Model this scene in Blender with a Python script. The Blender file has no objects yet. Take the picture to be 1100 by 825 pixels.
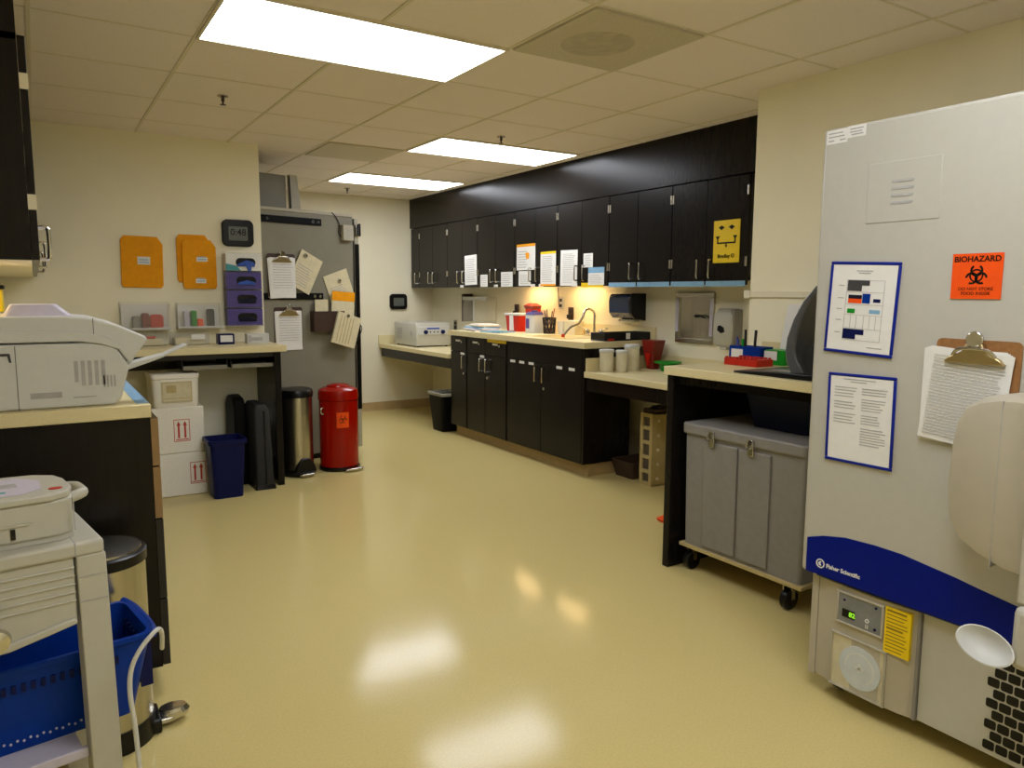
import bpy, bmesh, math, random
from mathutils import Vector, Matrix
random.seed(7)
R = math.radians
SC = bpy.context.scene
COL = SC.collection

# ------------------------------------------------------------------ materials
def lin(c):
    return tuple((v / 255 / 12.92) if v / 255 <= 0.04045 else ((v / 255 + 0.055) / 1.055) ** 2.4 for v in c) + (1,)

def mat(name, c, rough=0.5, metal=0.0, var=0.04, scale=30, bump=0.0, bscale=200, coat=0, spec=0.5, alpha=1, emit=0, ecol=None, trans=0, stretch=None):
    m = bpy.data.materials.new(name); m.use_nodes = True
    n = m.node_tree.nodes; l = m.node_tree.links; p = n['Principled BSDF']
    p.inputs['Roughness'].default_value = rough
    p.inputs['Metallic'].default_value = metal
    p.inputs['Specular IOR Level'].default_value = spec
    p.inputs['Coat Weight'].default_value = coat
    p.inputs['Coat Roughness'].default_value = 0.12
    p.inputs['Alpha'].default_value = alpha
    p.inputs['Transmission Weight'].default_value = trans
    col = lin(c)
    if emit:
        p.inputs['Emission Color'].default_value = lin(ecol or c)
        p.inputs['Emission Strength'].default_value = emit
    tc = n.new('ShaderNodeTexCoord')
    src = tc.outputs['Object']
    if stretch:
        mp = n.new('ShaderNodeMapping'); mp.inputs['Scale'].default_value = stretch
        l.new(src, mp.inputs['Vector']); src = mp.outputs['Vector']
    if var:
        t = n.new('ShaderNodeTexNoise'); t.inputs['Scale'].default_value = scale; t.inputs['Detail'].default_value = 5
        l.new(src, t.inputs['Vector'])
        r = n.new('ShaderNodeValToRGB')
        r.color_ramp.elements[0].color = tuple(max(0, v * (1 - 2 * var)) for v in col[:3]) + (1,)
        r.color_ramp.elements[1].color = tuple(min(1, v * (1 + 2 * var)) for v in col[:3]) + (1,)
        r.color_ramp.elements[0].position = 0.3; r.color_ramp.elements[1].position = 0.7
        l.new(t.outputs['Fac'], r.inputs['Fac']); l.new(r.outputs['Color'], p.inputs['Base Color'])
    else:
        p.inputs['Base Color'].default_value = col
    if bump:
        t2 = n.new('ShaderNodeTexNoise'); t2.inputs['Scale'].default_value = bscale; t2.inputs['Detail'].default_value = 3
        l.new(src, t2.inputs['Vector'])
        b = n.new('ShaderNodeBump'); b.inputs['Strength'].default_value = bump; b.inputs['Distance'].default_value = 0.01
        l.new(t2.outputs['Fac'], b.inputs['Height']); l.new(b.outputs['Normal'], p.inputs['Normal'])
    return m

M = {}
M['wall'] = mat('wall_paint', (249, 242, 213), 0.6, var=0.012, scale=3, bump=0.06, bscale=260)
M['wallw'] = mat('wall_paint_pale', (236, 228, 200), 0.6, var=0.012, scale=3, bump=0.06, bscale=260)
M['floor'] = mat('floor_vinyl', (208, 190, 126), 0.13, var=0.03, scale=140, bump=0.03, bscale=14, spec=0.17)
M['tile'] = mat('ceiling_tile', (244, 234, 226), 0.85, var=0.02, scale=160, bump=0.15, bscale=350)
M['grid'] = mat('ceiling_grid', (226, 216, 192), 0.6, var=0.02)
M['base'] = mat('cove_base', (176, 150, 100), 0.45, var=0.03)
M['counter'] = mat('counter_laminate', (226, 212, 164), 0.35, var=0.03, scale=220)
M['dark'] = mat('dark_wood_laminate', (25, 21, 18), 0.26, var=0.09, scale=9, stretch=(6, 6, 0.6), spec=0.2)
M['darkin'] = mat('dark_laminate_edge', (30, 25, 23), 0.5, var=0.08)
M['chrome'] = mat('chrome', (205, 203, 196), 0.16, 1.0, var=0.02)
M['steel'] = mat('brushed_steel', (186, 182, 170), 0.26, 1.0, var=0.05, scale=40, stretch=(1, 1, 0.05))
M['brass'] = mat('clip_steel', (186, 168, 124), 0.3, 1.0, var=0.04)
M['frz'] = mat('freezer_enamel', (190, 187, 175), 0.35, var=0.01, bump=0.03, bscale=500)
M['frz2'] = mat('freezer_plastic', (182, 174, 154), 0.42, var=0.01)
M['white'] = mat('white_plastic', (206, 206, 200), 0.4, var=0.01, spec=0.35)
M['offw'] = mat('offwhite_plastic', (186, 183, 168), 0.42, var=0.012)
M['paper'] = mat('paper', (232, 230, 224), 0.8, var=0.012)
M['manila'] = mat('cream_paper', (216, 206, 170), 0.8, var=0.03)
M['ink'] = mat('grey_print', (172, 170, 167), 0.8, var=0.05)
M['inkd'] = mat('dark_print', (60, 58, 58), 0.8, var=0.05)
M['orange'] = mat('orange_paper', (244, 162, 16), 0.7, var=0.03, spec=0.2)
M['bio'] = mat('biohazard_orange', (244, 84, 12), 0.55, var=0.02, spec=0.25)
M['black'] = mat('black_plastic', (13, 12, 12), 0.3, var=0.05, spec=0.3)
M['rubber'] = mat('black_rubber', (24, 22, 21), 0.65, var=0.06)
M['blue'] = mat('blue_plastic', (3, 50, 140), 0.35, var=0.04, spec=0.15)
M['navy'] = mat('navy_plastic', (8, 18, 72), 0.4, var=0.05, spec=0.18)
M['navyd'] = mat('dark_navy_plastic', (12, 18, 40), 0.4, var=0.05, spec=0.2)
M['swoosh'] = mat('blue_vinyl', (3, 24, 126), 0.3, var=0.02, spec=0.12)
M['frame'] = mat('blue_frame', (14, 34, 136), 0.4, var=0.03, spec=0.2)
M['red'] = mat('red_enamel', (156, 14, 0), 0.22, var=0.03, coat=0.15, spec=0.25)
M['redp'] = mat('red_plastic', (190, 36, 18), 0.4, var=0.04, spec=0.25)
M['dred'] = mat('dark_red_plastic', (128, 30, 18), 0.4, var=0.05)
M['green'] = mat('green_plastic', (20, 146, 36), 0.4, var=0.04, spec=0.25)
M['yellow'] = mat('yellow_sign', (244, 210, 4), 0.5, var=0.02)
M['grey'] = mat('grey_plastic', (136, 132, 126), 0.5, var=0.03, bump=0.05)
M['fridge'] = mat('grey_metal_panel', (134, 130, 114), 0.4, var=0.03, scale=5, bump=0.03, spec=0.3)
M['fridgel'] = mat('light_grey_panel', (176, 170, 150), 0.45, var=0.02)
M['dgrey'] = mat('dark_grey_fabric', (31, 30, 27), 0.7, var=0.08, scale=60)
M['card'] = mat('tan_board', (150, 118, 74), 0.7, var=0.05)
M['ply'] = mat('clipboard_hardboard', (150, 104, 58), 0.55, var=0.08, scale=90)
M['tan'] = mat('tan_plastic', (192, 172, 118), 0.5, var=0.04)
M['brown'] = mat('brown_plastic', (62, 42, 32), 0.5, var=0.06)
M['bdark'] = mat('dark_brown_plastic', (84, 74, 62), 0.5, var=0.06)
M['foam'] = mat('white_foam', (246, 241, 226), 0.75, var=0.02, scale=120, bump=0.1, bscale=260)
M['redink'] = mat('red_print', (196, 62, 44), 0.7, var=0.04)
M['purple'] = mat('purple_card', (78, 66, 132), 0.6, var=0.06, scale=25)
M['teal'] = mat('teal_card', (70, 150, 160), 0.6, var=0.08, scale=25)
M['lblue'] = mat('light_blue_tape', (128, 172, 204), 0.5, var=0.04)
M['glove'] = mat('blue_nitrile', (42, 82, 176), 0.5, var=0.08)
M['clear'] = mat('clear_acrylic', (236, 232, 214), 0.1, var=0.01, alpha=0.09)
M['clearg'] = mat('glass_window', (210, 214, 216), 0.08, var=0.01, alpha=0.45)
M['lcd'] = mat('lcd_grey', (92, 96, 88), 0.3, var=0.03)
M['led'] = mat('green_led', (120, 190, 40), 0.4, var=0, emit=0.8, ecol=(130, 200, 40))
M['panel'] = mat('grey_display_panel', (126, 128, 126), 0.35, var=0.06, scale=25)
M['lilac'] = mat('lilac_plastic', (196, 190, 206), 0.4, var=0.02)
M['frost'] = mat('frosted_plastic', (222, 214, 186), 0.4, var=0.02)
M['filter'] = mat('filter_disc', (206, 216, 224), 0.5, var=0.03)
M['lamp'] = mat('light_diffuser', (255, 255, 255), 0.5, var=0, emit=9.0, ecol=(242, 246, 255))
M['warm'] = mat('warm_tube', (255, 236, 190), 0.5, var=0, emit=21, ecol=(255, 210, 146))
M['warm2'] = mat('warm_tube_dim', (255, 236, 190), 0.5, var=0, emit=6, ecol=(255, 220, 160))
M['vent'] = mat('perforated_metal', (206, 196, 172), 0.6, var=0.05, scale=200)
M['ventd'] = mat('perforated_core', (190, 180, 156), 0.7, var=0.06, scale=20)
M['disp'] = mat('smoked_plastic', (30, 48, 80), 0.16, var=0.05, spec=0.7)
M['armg'] = mat('dark_grey_plastic', (84, 86, 88), 0.3, var=0.04, spec=0.5)
M['ynk'] = mat('notice_print_brown', (150, 122, 20), 0.7, var=0.04)
M['blackm'] = mat('matte_black_plastic', (9, 9, 9), 0.5, var=0.05, spec=0.12)
M['liner'] = mat('thin_liner', (220, 216, 200), 0.3, var=0.05, alpha=0.5)
M['water'] = mat('hose_grey', (138, 126, 104), 0.4, 0.4, var=0.04)

# ------------------------------------------------------------------ mesh builder
class B:
    def __init__(s, o=(0, 0, 0)):
        s.v = []; s.f = []; s.m = []; s.o = Vector(o); s.X = None
    def add(s, vs, fs, m=0):
        k = len(s.v)
        for p in vs:
            p = Vector(p)
            if s.X is not None: p = s.X @ p
            s.v.append(p - s.o)
        for f in fs:
            s.f.append([i + k for i in f]); s.m.append(m)
        return s
    def box(s, x0, x1, y0, y1, z0, z1, m=0):
        vs = [(x, y, z) for x in (x0, x1) for y in (y0, y1) for z in (z0, z1)]
        return s.add(vs, [(0, 1, 3, 2), (4, 6, 7, 5), (0, 4, 5, 1), (2, 3, 7, 6), (0, 2, 6, 4), (1, 5, 7, 3)], m)
    def prism(s, pts, ax, a, b, m=0):
        n = len(pts)
        def P(p, t):
            return {'x': (t, p[0], p[1]), 'y': (p[0], t, p[1]), 'z': (p[0], p[1], t)}[ax]
        vs = [P(p, a) for p in pts] + [P(p, b) for p in pts]
        fs = [tuple(range(n))[::-1], tuple(range(n, 2 * n))] + [(i, (i + 1) % n, n + (i + 1) % n, n + i) for i in range(n)]
        return s.add(vs, fs, m)
    def rrect(s, x0, x1, y0, y1, r, ax, a, b, m=0, n=5):
        return s.prism(rr(x0, x1, y0, y1, r, n), ax, a, b, m)
    def frame(s, x0, x1, z0, z1, t, ya, yb, m=0):       # picture frame in the xz plane
        s.box(x0, x1, ya, yb, z0, z0 + t, m); s.box(x0, x1, ya, yb, z1 - t, z1, m)
        s.box(x0, x0 + t, ya, yb, z0 + t, z1 - t, m); return s.box(x1 - t, x1, ya, yb, z0 + t, z1 - t, m)
    def loft(s, rings, m=0, cap=True):
        n = len(rings[0]); vs = [p for r in rings for p in r]; fs = []
        for k in range(len(rings) - 1):
            for i in range(n):
                fs.append((k * n + i, k * n + (i + 1) % n, (k + 1) * n + (i + 1) % n, (k + 1) * n + i))
        if cap:
            fs.append(tuple(range(n))[::-1]); fs.append(tuple(range((len(rings) - 1) * n, len(rings) * n)))
        return s.add(vs, fs, m)
    def lathe(s, prof, c=(0, 0), n=28, m=0, sx=1, sy=1):
        rings = [[(c[0] + sx * r * math.cos(2 * math.pi * i / n), c[1] + sy * r * math.sin(2 * math.pi * i / n), z) for i in range(n)] for r, z in prof]
        return s.loft(rings, m)
    def disc(s, c, r, ax, a, b, m=0, n=24, r2=None):
        r2 = r if r2 is None else r2
        def P(q, t, rad):
            u, v = c[0] + rad * math.cos(q), c[1] + rad * math.sin(q)
            return {'x': (t, u, v), 'y': (u, t, v), 'z': (u, v, t)}[ax]
        return s.loft([[P(2 * math.pi * i / n, a, r) for i in range(n)], [P(2 * math.pi * i / n, b, r2) for i in range(n)]], m)
    def arc(s, c, r0, r1, a0, a1, ax, a, b, m=0, n=16):
        pts = [(c[0] + r1 * math.cos(R(a0 + (a1 - a0) * i / n)), c[1] + r1 * math.sin(R(a0 + (a1 - a0) * i / n))) for i in range(n + 1)]
        pts += [(c[0] + r0 * math.cos(R(a1 + (a0 - a1) * i / n)), c[1] + r0 * math.sin(R(a1 + (a0 - a1) * i / n))) for i in range(n + 1)]
        k = n + 1
        def P(p, t):
            return {'x': (t, p[0], p[1]), 'y': (p[0], t, p[1]), 'z': (p[0], p[1], t)}[ax]
        N = len(pts); vs = [P(p, a) for p in pts] + [P(p, b) for p in pts]; fs = []
        for i in range(n):
            j = N - 1 - i
            fs.append((i, i + 1, j - 1, j)); fs.append((N + i, N + j, N + j - 1, N + i + 1))
        for i in range(N):
            fs.append((i, (i + 1) % N, N + (i + 1) % N, N + i))
        return s.add(vs, fs, m)
    def tube(s, pts, r, n=10, m=0, smooth=True):
        P = [Vector(p) for p in pts]
        if smooth and len(P) > 2:
            Q = []
            for i in range(len(P) - 1):
                p0 = P[max(i - 1, 0)]; p1 = P[i]; p2 = P[i + 1]; p3 = P[min(i + 2, len(P) - 1)]
                for k in range(6):
                    t = k / 6
                    Q.append(0.5 * ((2 * p1) + (-p0 + p2) * t + (2 * p0 - 5 * p1 + 4 * p2 - p3) * t * t + (-p0 + 3 * p1 - 3 * p2 + p3) * t ** 3))
            P = Q + [P[-1]]
        rings = []; up = None
        for i, p in enumerate(P):
            d = (P[min(i + 1, len(P) - 1)] - P[max(i - 1, 0)]).normalized()
            if up is None: up = d.orthogonal().normalized()
            up = (up - d * up.dot(d)).normalized(); w = d.cross(up)
            rings.append([p + r * (math.cos(2 * math.pi * k / n) * up + math.sin(2 * math.pi * k / n) * w) for k in range(n)])
        return s.loft(rings, m)
    def build(s, name, mats, parent=None, bevel=0, loc=None, seg=2):
        me = bpy.data.meshes.new(name)
        me.from_pydata([tuple(v) for v in s.v], [], s.f)
        for k, q in enumerate(mats if isinstance(mats, (list, tuple)) else [mats]):
            me.materials.append(M[q])
        for p, k in zip(me.polygons, s.m): p.material_index = k
        bm = bmesh.new(); bm.from_mesh(me)
        bmesh.ops.recalc_face_normals(bm, faces=bm.faces)
        bm.to_mesh(me); bm.free()
        me.polygons.foreach_set('use_smooth', [True] * len(me.polygons))
        me.set_sharp_from_angle(angle=R(38))
        o = bpy.data.objects.new(name, me); COL.objects.link(o)
        if parent: o.parent = parent
        if loc is not None: o.location = loc
        elif not parent: o.location = s.o
        if bevel:
            b = o.modifiers.new('bevel', 'BEVEL'); b.width = bevel; b.segments = seg; b.limit_method = 'ANGLE'; b.angle_limit = R(40); b.harden_normals = False
        return o

def rr(x0, x1, y0, y1, r, n=5):
    pts = []
    for cx, cy, a in ((x1 - r, y1 - r, 0), (x0 + r, y1 - r, 90), (x0 + r, y0 + r, 180), (x1 - r, y0 + r, 270)):
        for i in range(n + 1):
            t = R(a + 90 * i / n); pts.append((cx + r * math.cos(t), cy + r * math.sin(t)))
    return pts

def tag(o, label, cat, group=None, kind=None):
    o['label'] = label; o['category'] = cat
    if group: o['group'] = group
    if kind: o['kind'] = kind
    return o
def T(name, label, cat, loc, rotz=0, group=None, roll=0):
    o = bpy.data.objects.new(name, None); COL.objects.link(o); o.empty_display_size = 0.05
    o.location = loc; o.rotation_euler = (0, R(roll), R(rotz))
    return tag(o, label, cat, group)
def S(o):
    o['kind'] = 'structure'; return o
def copy_tree(o, parent=None):
    c = o.copy(); COL.objects.link(c)
    if parent: c.parent = parent
    for ch in list(o.children): copy_tree(ch, c)
    return c
def text(name, body, size, mt, parent, loc, align='CENTER', bold=0, sx=1.0, roll=0):
    cu = bpy.data.curves.new(name, 'FONT'); cu.body = body; cu.size = size; cu.align_x = align; cu.align_y = 'CENTER'
    cu.extrude = 0.0004; cu.offset = bold; cu.resolution_u = 3
    t = bpy.data.objects.new(name, cu); COL.objects.link(t)
    me = bpy.data.meshes.new_from_object(t, depsgraph=bpy.context.evaluated_depsgraph_get())
    bpy.data.objects.remove(t); bpy.data.curves.remove(cu)
    me.transform(Matrix.Translation(loc) @ Matrix.Rotation(R(roll), 4, 'Y') @ Matrix.Rotation(R(90), 4, 'X') @ Matrix.Diagonal((sx, 1, 1, 1)))
    me.materials.clear(); me.materials.append(M[mt])
    o = bpy.data.objects.new(name, me); COL.objects.link(o); o.parent = parent
    return o

# ------------------------------------------------------------------ the room
H = 2.47
XL, XR, XA, YF, YN, YP = -0.35, 3.355, 4.08, 8.2, -2.6, 5.83
S(B().box(-1.4, 4.2, YN - .1, YF + .1, -0.1, 0).build('floor', 'floor'))
b = B()
b.box(-1.4, 4.2, YN - .1, YF + .1, H, H + .1, 0)
for k in range(-4, 7):
    x = 0.65 + 0.605 * k
    if -1.3 < x < 4.05: b.box(x - .008, x + .008, YN, YF, H - .004, H, 1)
for k in range(-9, 11):
    y = 2.335 + 0.6125 * k
    if YN < y < YF: b.box(-1.3, XA, y - .006, y + .006, H - .002, H, 1)
S(b.build('ceiling', ['tile', 'grid']))
S(B().box(-1.4, 4.2, YF, YF + .1, 0, H).build('wall_far', 'wallw'))
S(B().box(XA, XA + .1, 2.80, YF, 0, H).build('wall_right', 'wallw'))
S(B().box(XR, XA + .1, YN, 2.80, 0, H).build('wall_right_front', 'wall'))
S(B().box(XL, 1.47, YP, YP + .05, 0, H).build('wall_left_back', 'wall'))
S(B().box(XL - .1, XL, 2.6, YF, 0, H).build('wall_left', 'wall'))
S(B().box(-1.4, XL - .1, 2.6, 2.7, 0, H).build('wall_entry', 'wall'))
S(B().box(-1.4, -1.3, YN, 2.6, 0, H).build('wall_left_front', 'wall'))
S(B().box(-1.4, 4.2, YN - .1, YN, 0, H).build('wall_near', 'wall'))
S(B().prism([(YF - .012, 0), (YF - .02, 0), (YF - .012, .012), (YF - .008, .1), (YF, .1), (YF, 0)], 'x', 0.3, XA).build('baseboard_far', 'base'))
S(B().box(XA - .008, XA, 6.46, YF - .012, 0, .1).build('baseboard_right', 'base'))
S(B().box(XL, 1.47, YP - .008, YP, 0, .1).build('baseboard_left_back', 'base'))
S(B().box(3.46, 3.85, 4.345, 6.435, 0, .1).build('trim_1', 'base'))                # toe kick under the sink cabinets
S(B().box(3.79, XA, 2.80, YF, 2.135, H).build('trim_2', 'dark'))                   # dark fascia above the wall cabinets
S(B().box(XR - .014, XR, 1.2, 2.815, 1.365, 1.4).box(XR - .016, XR + .0, 2.79, 2.83, 1.36, 1.405).build('trim_3', 'wallw', bevel=.003))
S(B().box(XL, .0, 2.71, YP, 2.1315, H).build('trim_4', 'dark'))

# ------------------------------------------------------------------ ceiling fixtures
def light(x0, y0, label):
    t = T('ceiling_light', label, 'ceiling light', (x0 + .605, y0 + .306, H), 0, 'fluorescent ceiling panels')
    f = B(); f.frame(-.605, .605, -.306, .306, .014, 0, .012)
    f.v = [Vector((v.x, v.z, -v.y)) for v in f.v]
    f.build('light_frame', 'grid', t)
    B().box(-.590, .590, -.291, .291, -.008, -.002).build('light_diffuser', 'lamp', t)
light(.65, 2.9475, 'large white fluorescent ceiling panel nearest the camera at upper left')
light(2.465, 4.785, 'white fluorescent ceiling panel above the sink cabinets')
light(2.465, 6.6225, 'white fluorescent ceiling panel nearest the far wall')
light(.65, .50, 'unseen added fluorescent ceiling panel above the freezer aisle, overhead of the camera')  # out-of-view panel added to light the freezer front
light(.65, -1.95, 'unseen added fluorescent ceiling panel behind the camera')  # second unseen panel, added to light the near part of the room

t = T('air_diffuser', 'square grey perforated air diffuser in ceiling right of the near light', 'air vent', (2.162, 2.641, H), 0, 'ceiling air grilles')
B().box(-.29, .29, -.294, .294, -.012, -.001).build('vent_panel', 'vent', t)
B().disc((-.03, .02), .16, 'z', -.0125, -.011, n=32).build('vent_core', 'ventd', t)
t = T('air_diffuser', 'grey perforated return air panel in ceiling above the tall grey refrigerator', 'air vent', (2.162, 5.70, H), 0, 'ceiling air grilles')
B().box(-.29, .29, -.294, .294, -.010, -.001).build('vent_panel', 'vent', t)
for (x, y, lab) in ((.954, 4.51, 'small ceiling sprinkler head above the orange envelopes'), (2.812, 4.56, 'small ceiling sprinkler head in front of the middle light panel'), (2.83, 7.66, 'small ceiling sprinkler head beyond the farthest light panel')):
    t = T('sprinkler', lab, 'sprinkler', (x, y, H), 0, 'ceiling sprinklers')
    B().lathe([(.004, -.0), (.028, -.0), (.03, -.006), (.012, -.010), (.012, -.0105)], n=20).build('escutcheon', 'steel', t)
    B().lathe([(.009, -.008), (.009, -.03), (.005, -.034), (.005, -.046), (.017, -.048), (.017, -.05), (.001, -.05)], n=16).build('sprinkler_head', 'brown', t)

# ------------------------------------------------------------------ handles and cabinets
def handle(parent, x, z0, z1, y=0, name='handle', mt='chrome', d=.032):
    zm = (z1 - z0)
    return B().tube([(x, y, z0 + .008), (x, y - d * .8, z0 + .006), (x, y - d, z0 + .022), (x, y - d, z1 - .022), (x, y - d * .8, z1 - .006), (x, y, z1 - .008)], .006, 8).build(name, mt, parent)

def wall_cab(y0, y1, split, label, hside, zb=1.44, zt=2.132, strip=None, x=3.795, d=.275, hinges=True):
    """faces -x; y0 far end, y1 near end, split fraction list of doors"""
    w = y0 - y1
    t = T('wall_cabinet', label, 'cabinet', (x, y0, zb), -90, 'dark wall cabinets over the sink counter')
    h = zt - zb
    b = B(); b.box(0.001, w - .001, .022, d, .034, .05).box(0.001, w - .001, .022, d, h - .018, h)
    b.box(.001, .019, .022, d, 0.034, h - .018).box(w - .019, w - .001, .022, d, .034, h - .018).box(.001, w - .001, d - .012, d, .05, h - .018)
    b.build('cabinet_body', 'darkin', t)
    xs = [0] + split + [w]
    for i in range(len(xs) - 1):
        a, c = xs[i] + .0025, xs[i + 1] - .0025
        dr = B().box(a, c, 0, .02, .002, h - .004).build('door', 'dark', t, bevel=.0015)
        if len(xs) == 3: hx = c - .05 if i == 0 else a + .05
        else: hx = c - .05 if hside == 'r' else a + .05
        handle(dr, hx, .045, .175)
        hg = a + .006 if (len(xs) == 3 and i == 0) or (len(xs) == 2 and hside == 'r') else c - .006
        if hinges:
            for z in (.12, h - .13):
                B().disc((hg, 0), .007, 'z', z, z + .06, n=12).build('hinge', 'steel', dr)
        if strip:
            B().box(a + .004, c - .004, -.0012, .004, -.006, .028).build('label_strip', strip, dr)
    return t
wall_cab(8.18, 7.964, [], 'narrow single-door dark wall cabinet against the far wall', 'r')
wall_cab(7.960, 7.263, [.345], 'double dark wall cabinet over the desk machine, second from the far wall', '')
wall_cab(7.259, 6.603, [.33], 'double dark wall cabinet with one tall white sheet on its right door', '')
wall_cab(6.599, 5.912, [.345], 'double dark wall cabinet with two short white sheets at its bottom edge', '')
wall_cab(5.908, 5.237, [.335], 'double dark wall cabinet with orange-headed and yellow-banded sheets', '')
F_ = wall_cab(5.233, 4.554, [.335], 'double dark wall cabinet with blue-topped card and yellow strip on right door', '')
wall_cab(4.550, 3.875, [.325], 'double dark wall cabinet with plain doors and blue strips above the towel dispenser', '', strip='lblue')
wall_cab(3.871, 3.204, [.323], 'nearest double dark wall cabinet carrying the yellow eyewash sign', '', strip='lblue')
B().box(.34, .62, -.0012, .004, -.006, .03).build('label_strip', 'yellow', F_)
# small white labels under doors
for (y, nm) in ((6.93, 0), (6.24, 0), (5.60, 0), (5.47, 0), (4.98, 0)):
    o = B().box(-.035, .035, -.001, .001, 0, .024).build('shelf_label', 'paper', loc=(3.793, y, 1.442)); o.rotation_euler = (0, 0, R(-90))
    tag(o, {6.93: 'small white label strip under handles of the third wall cabinet', 6.24: 'small white label strip under handles of the fourth wall cabinet', 5.60: 'left of two small white labels under the orange-headed sheet cabinet', 5.47: 'right of two small white labels under the yellow-banded sheet', 4.98: 'small white label strip below the tallest white sheet'}[y], 'label', 'small white cabinet labels')

# under-cabinet lamps
for y, lab in ((5.86, 'warm under-cabinet lamp over the sharps bins'), (5.14, 'warm under-cabinet lamp over the sink tap')):
    t = T('under_cabinet_light', lab, 'lamp', (3.95, y, 1.4738), -90, 'under-cabinet lamps')
    B().rrect(-.20, .20, -.05, .05, .02, 'z', -.02, 0).build('lamp_housing', 'white', t, bevel=.003)
    B().rrect(-.185, .185, -.04, .04, .015, 'z', -.028, -.0205).build('lamp_lens', 'warm', t)

# base cabinets (face -x)
def base_cab(y0, y1, label, doors, drawers, false_panel=False, d=.455, side_pull=0):
    w = y0 - y1; zb, zt = .1, .978
    t = T('base_cabinet', label, 'cabinet', (3.40, y0, zb), -90, 'dark base cabinets under the sink counter')
    h = zt - zb
    b = B(); b.box(.001, w - .001, .022, d, 0, .018).box(.001, w - .001, d - .012, d, .018, h)
    b.box(.001, .019, .022, d, .018, h).box(w - .019, w, 0, d, .0, h)
    b.build('cabinet_body', 'dark', t)
    zd = .725
    xs = doors
    for i in range(len(xs) - 1):
        a, c = xs[i] + .0025, xs[i + 1] - .0025
        dr = B().box(a, c, 0, .02, .002, zd).build('door', 'dark', t, bevel=.0015)
        hx = c - .05 if (i == 0) else a + .05
        handle(dr, hx, zd - .155, zd - .03)
        if i == len(xs) - 2:
            B().disc((hx + (.0), zd - .20), .012, 'y', -.012, 0, n=14).build('door_lock', 'chrome', dr)
    for i in range(len(drawers) - 1):
        a, c = drawers[i] + .0025, drawers[i + 1] - .0025
        dr = B().box(a, c, 0, .02, zd + .004, h - .004).build('false_front' if false_panel else 'drawer', 'dark', t, bevel=.0015)
        if not false_panel:
            B().box((a + c) / 2 - .06, (a + c) / 2 + .03, -.001, .001, h - .055, h - .038).build('drawer_label', 'paper', dr)
            B().disc(((a + c) / 2 + .07, h - .055), .011, 'y', -.01, 0, n=14).build('drawer_lock', 'chrome', dr)
    return t
c1 = base_cab(6.442, 6.115, 'narrow dark base cabinet at the far end of the sink counter', [0, .327], [0, .327])
c2 = base_cab(6.111, 5.407, 'double dark base cabinet with two drawers and a yellow strip', [0, .33, .704], [0, .33, .704])
c3 = base_cab(5.403, 4.333, 'wide dark sink base cabinet with a plain panel over two doors', [0, .51, 1.045], [0, 1.045], True)
B().box(.37, .69, -.0015, .001, .848, .876).build('tape_strip', 'yellow', c2)
for k, (c, xs_) in enumerate(((c1, (.20,)), (c2, (.24,)), (c3, (.05, .19, .33, .72, .88)))):
    for x in xs_:
        B().box(x, x + .075, -.0012, .001, .70, .722).build('door_label', 'paper', c)

# ------------------------------------------------------------------ counters on the right
t = T('sink_counter', 'raised cream laminate sink counter with tap and sharps bins', 'counter', (3.37, 4.30, .978))
b = B(t.location)
X0, X1, Y0, Y1 = 3.37, XA - .001, 4.30, 6.445
sx0, sx1, sy0, sy1 = 3.50, 3.88, 4.72, 5.22
b.box(X0, sx0, Y0, Y1, .98, 1.025).box(sx1, X1, Y0, Y1, .98, 1.025).box(sx0, sx1, Y0, sy0, .98, 1.025).box(sx0, sx1, sy1, Y1, .98, 1.025)
b.build('worktop', 'counter', t)
S(B().box(XA - .02, XA - .0005, Y0, Y1, 1.0255, 1.125).build('trim_5', 'counter'))
b = B(t.location); b.box(X0 + .028, X1, Y0 + .028, Y0 + .034, .982, .9795)
t2 = T('sink_basin', 'cream moulded sink bowl set into the sink counter', 'sink', (3.69, 4.97, 1.027))
bb = B(t2.location)
for (a, c, e, g) in ((sx0 - .015, sx0 + .004, sy0 - .015, sy1 + .015), (sx1 - .004, sx1 + .015, sy0 - .015, sy1 + .015)):
    bb.box(a, c, e, g, 1.0255, 1.029)
bb.box(sx0, sx1, sy0 - .015, sy0 + .004, 1.0255, 1.029).box(sx0, sx1, sy1 - .004, sy1 + .015, 1.0255, 1.029)
bb.build('sink_rim', 'counter', t2)
bb = B(t2.location)
bb.box(sx0 + .002, sx0 + .006, sy0 + .002, sy1 - .002, .99, 1.0255).box(sx1 - .006, sx1 - .002, sy0 + .002, sy1 - .002, .99, 1.0255)
bb.box(sx0 + .002, sx1 - .002, sy0 + .002, sy0 + .006, .99, 1.0255).box(sx0 + .002, sx1 - .002, sy1 - .006, sy1 - .002, .99, 1.0255).box(sx0 + .002, sx1 - .002, sy0 + .002, sy1 - .002, .985, .99)
bb.build('sink_bowl', 'counter', t2)

t = T('faucet', 'chrome gooseneck tap with wrist blade levers at the sink', 'faucet', (3.97, 4.93, 1.025), -90)
B().rrect(-.11, .11, -.025, .025, .02, 'z', 0, .02).build('deck_plate', 'chrome', t, bevel=.004)
B().tube([(0, 0, .02), (0, 0, .12), (0, 0, .18), (-.0, -.02, .215), (-.0, -.06, .23), (0, -.10, .218), (0, -.12, .18), (0, -.12, .17)], .011, 12).build('spout', 'chrome', t)
for sx in (-1, 1):
    hb = B().lathe([(.02, .02), (.02, .05), (.012, .06), (.001, .062)], c=(sx * .09, 0), n=16).build('valve', 'chrome', t)
    B().tube([(sx * .09, 0, .055), (sx * .14, -.02, .062), (sx * .20, -.03, .075)], .007, 8).build('lever', 'chrome', hb)
B().tube([(0, -.12, .17), (.0, -.14, .145), (.01, -.18, .11), (.03, -.26, .09), (.03, -.31, .055), (.03, -.35, .012)], .010, 10).build('hose', 'water', t)
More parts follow.
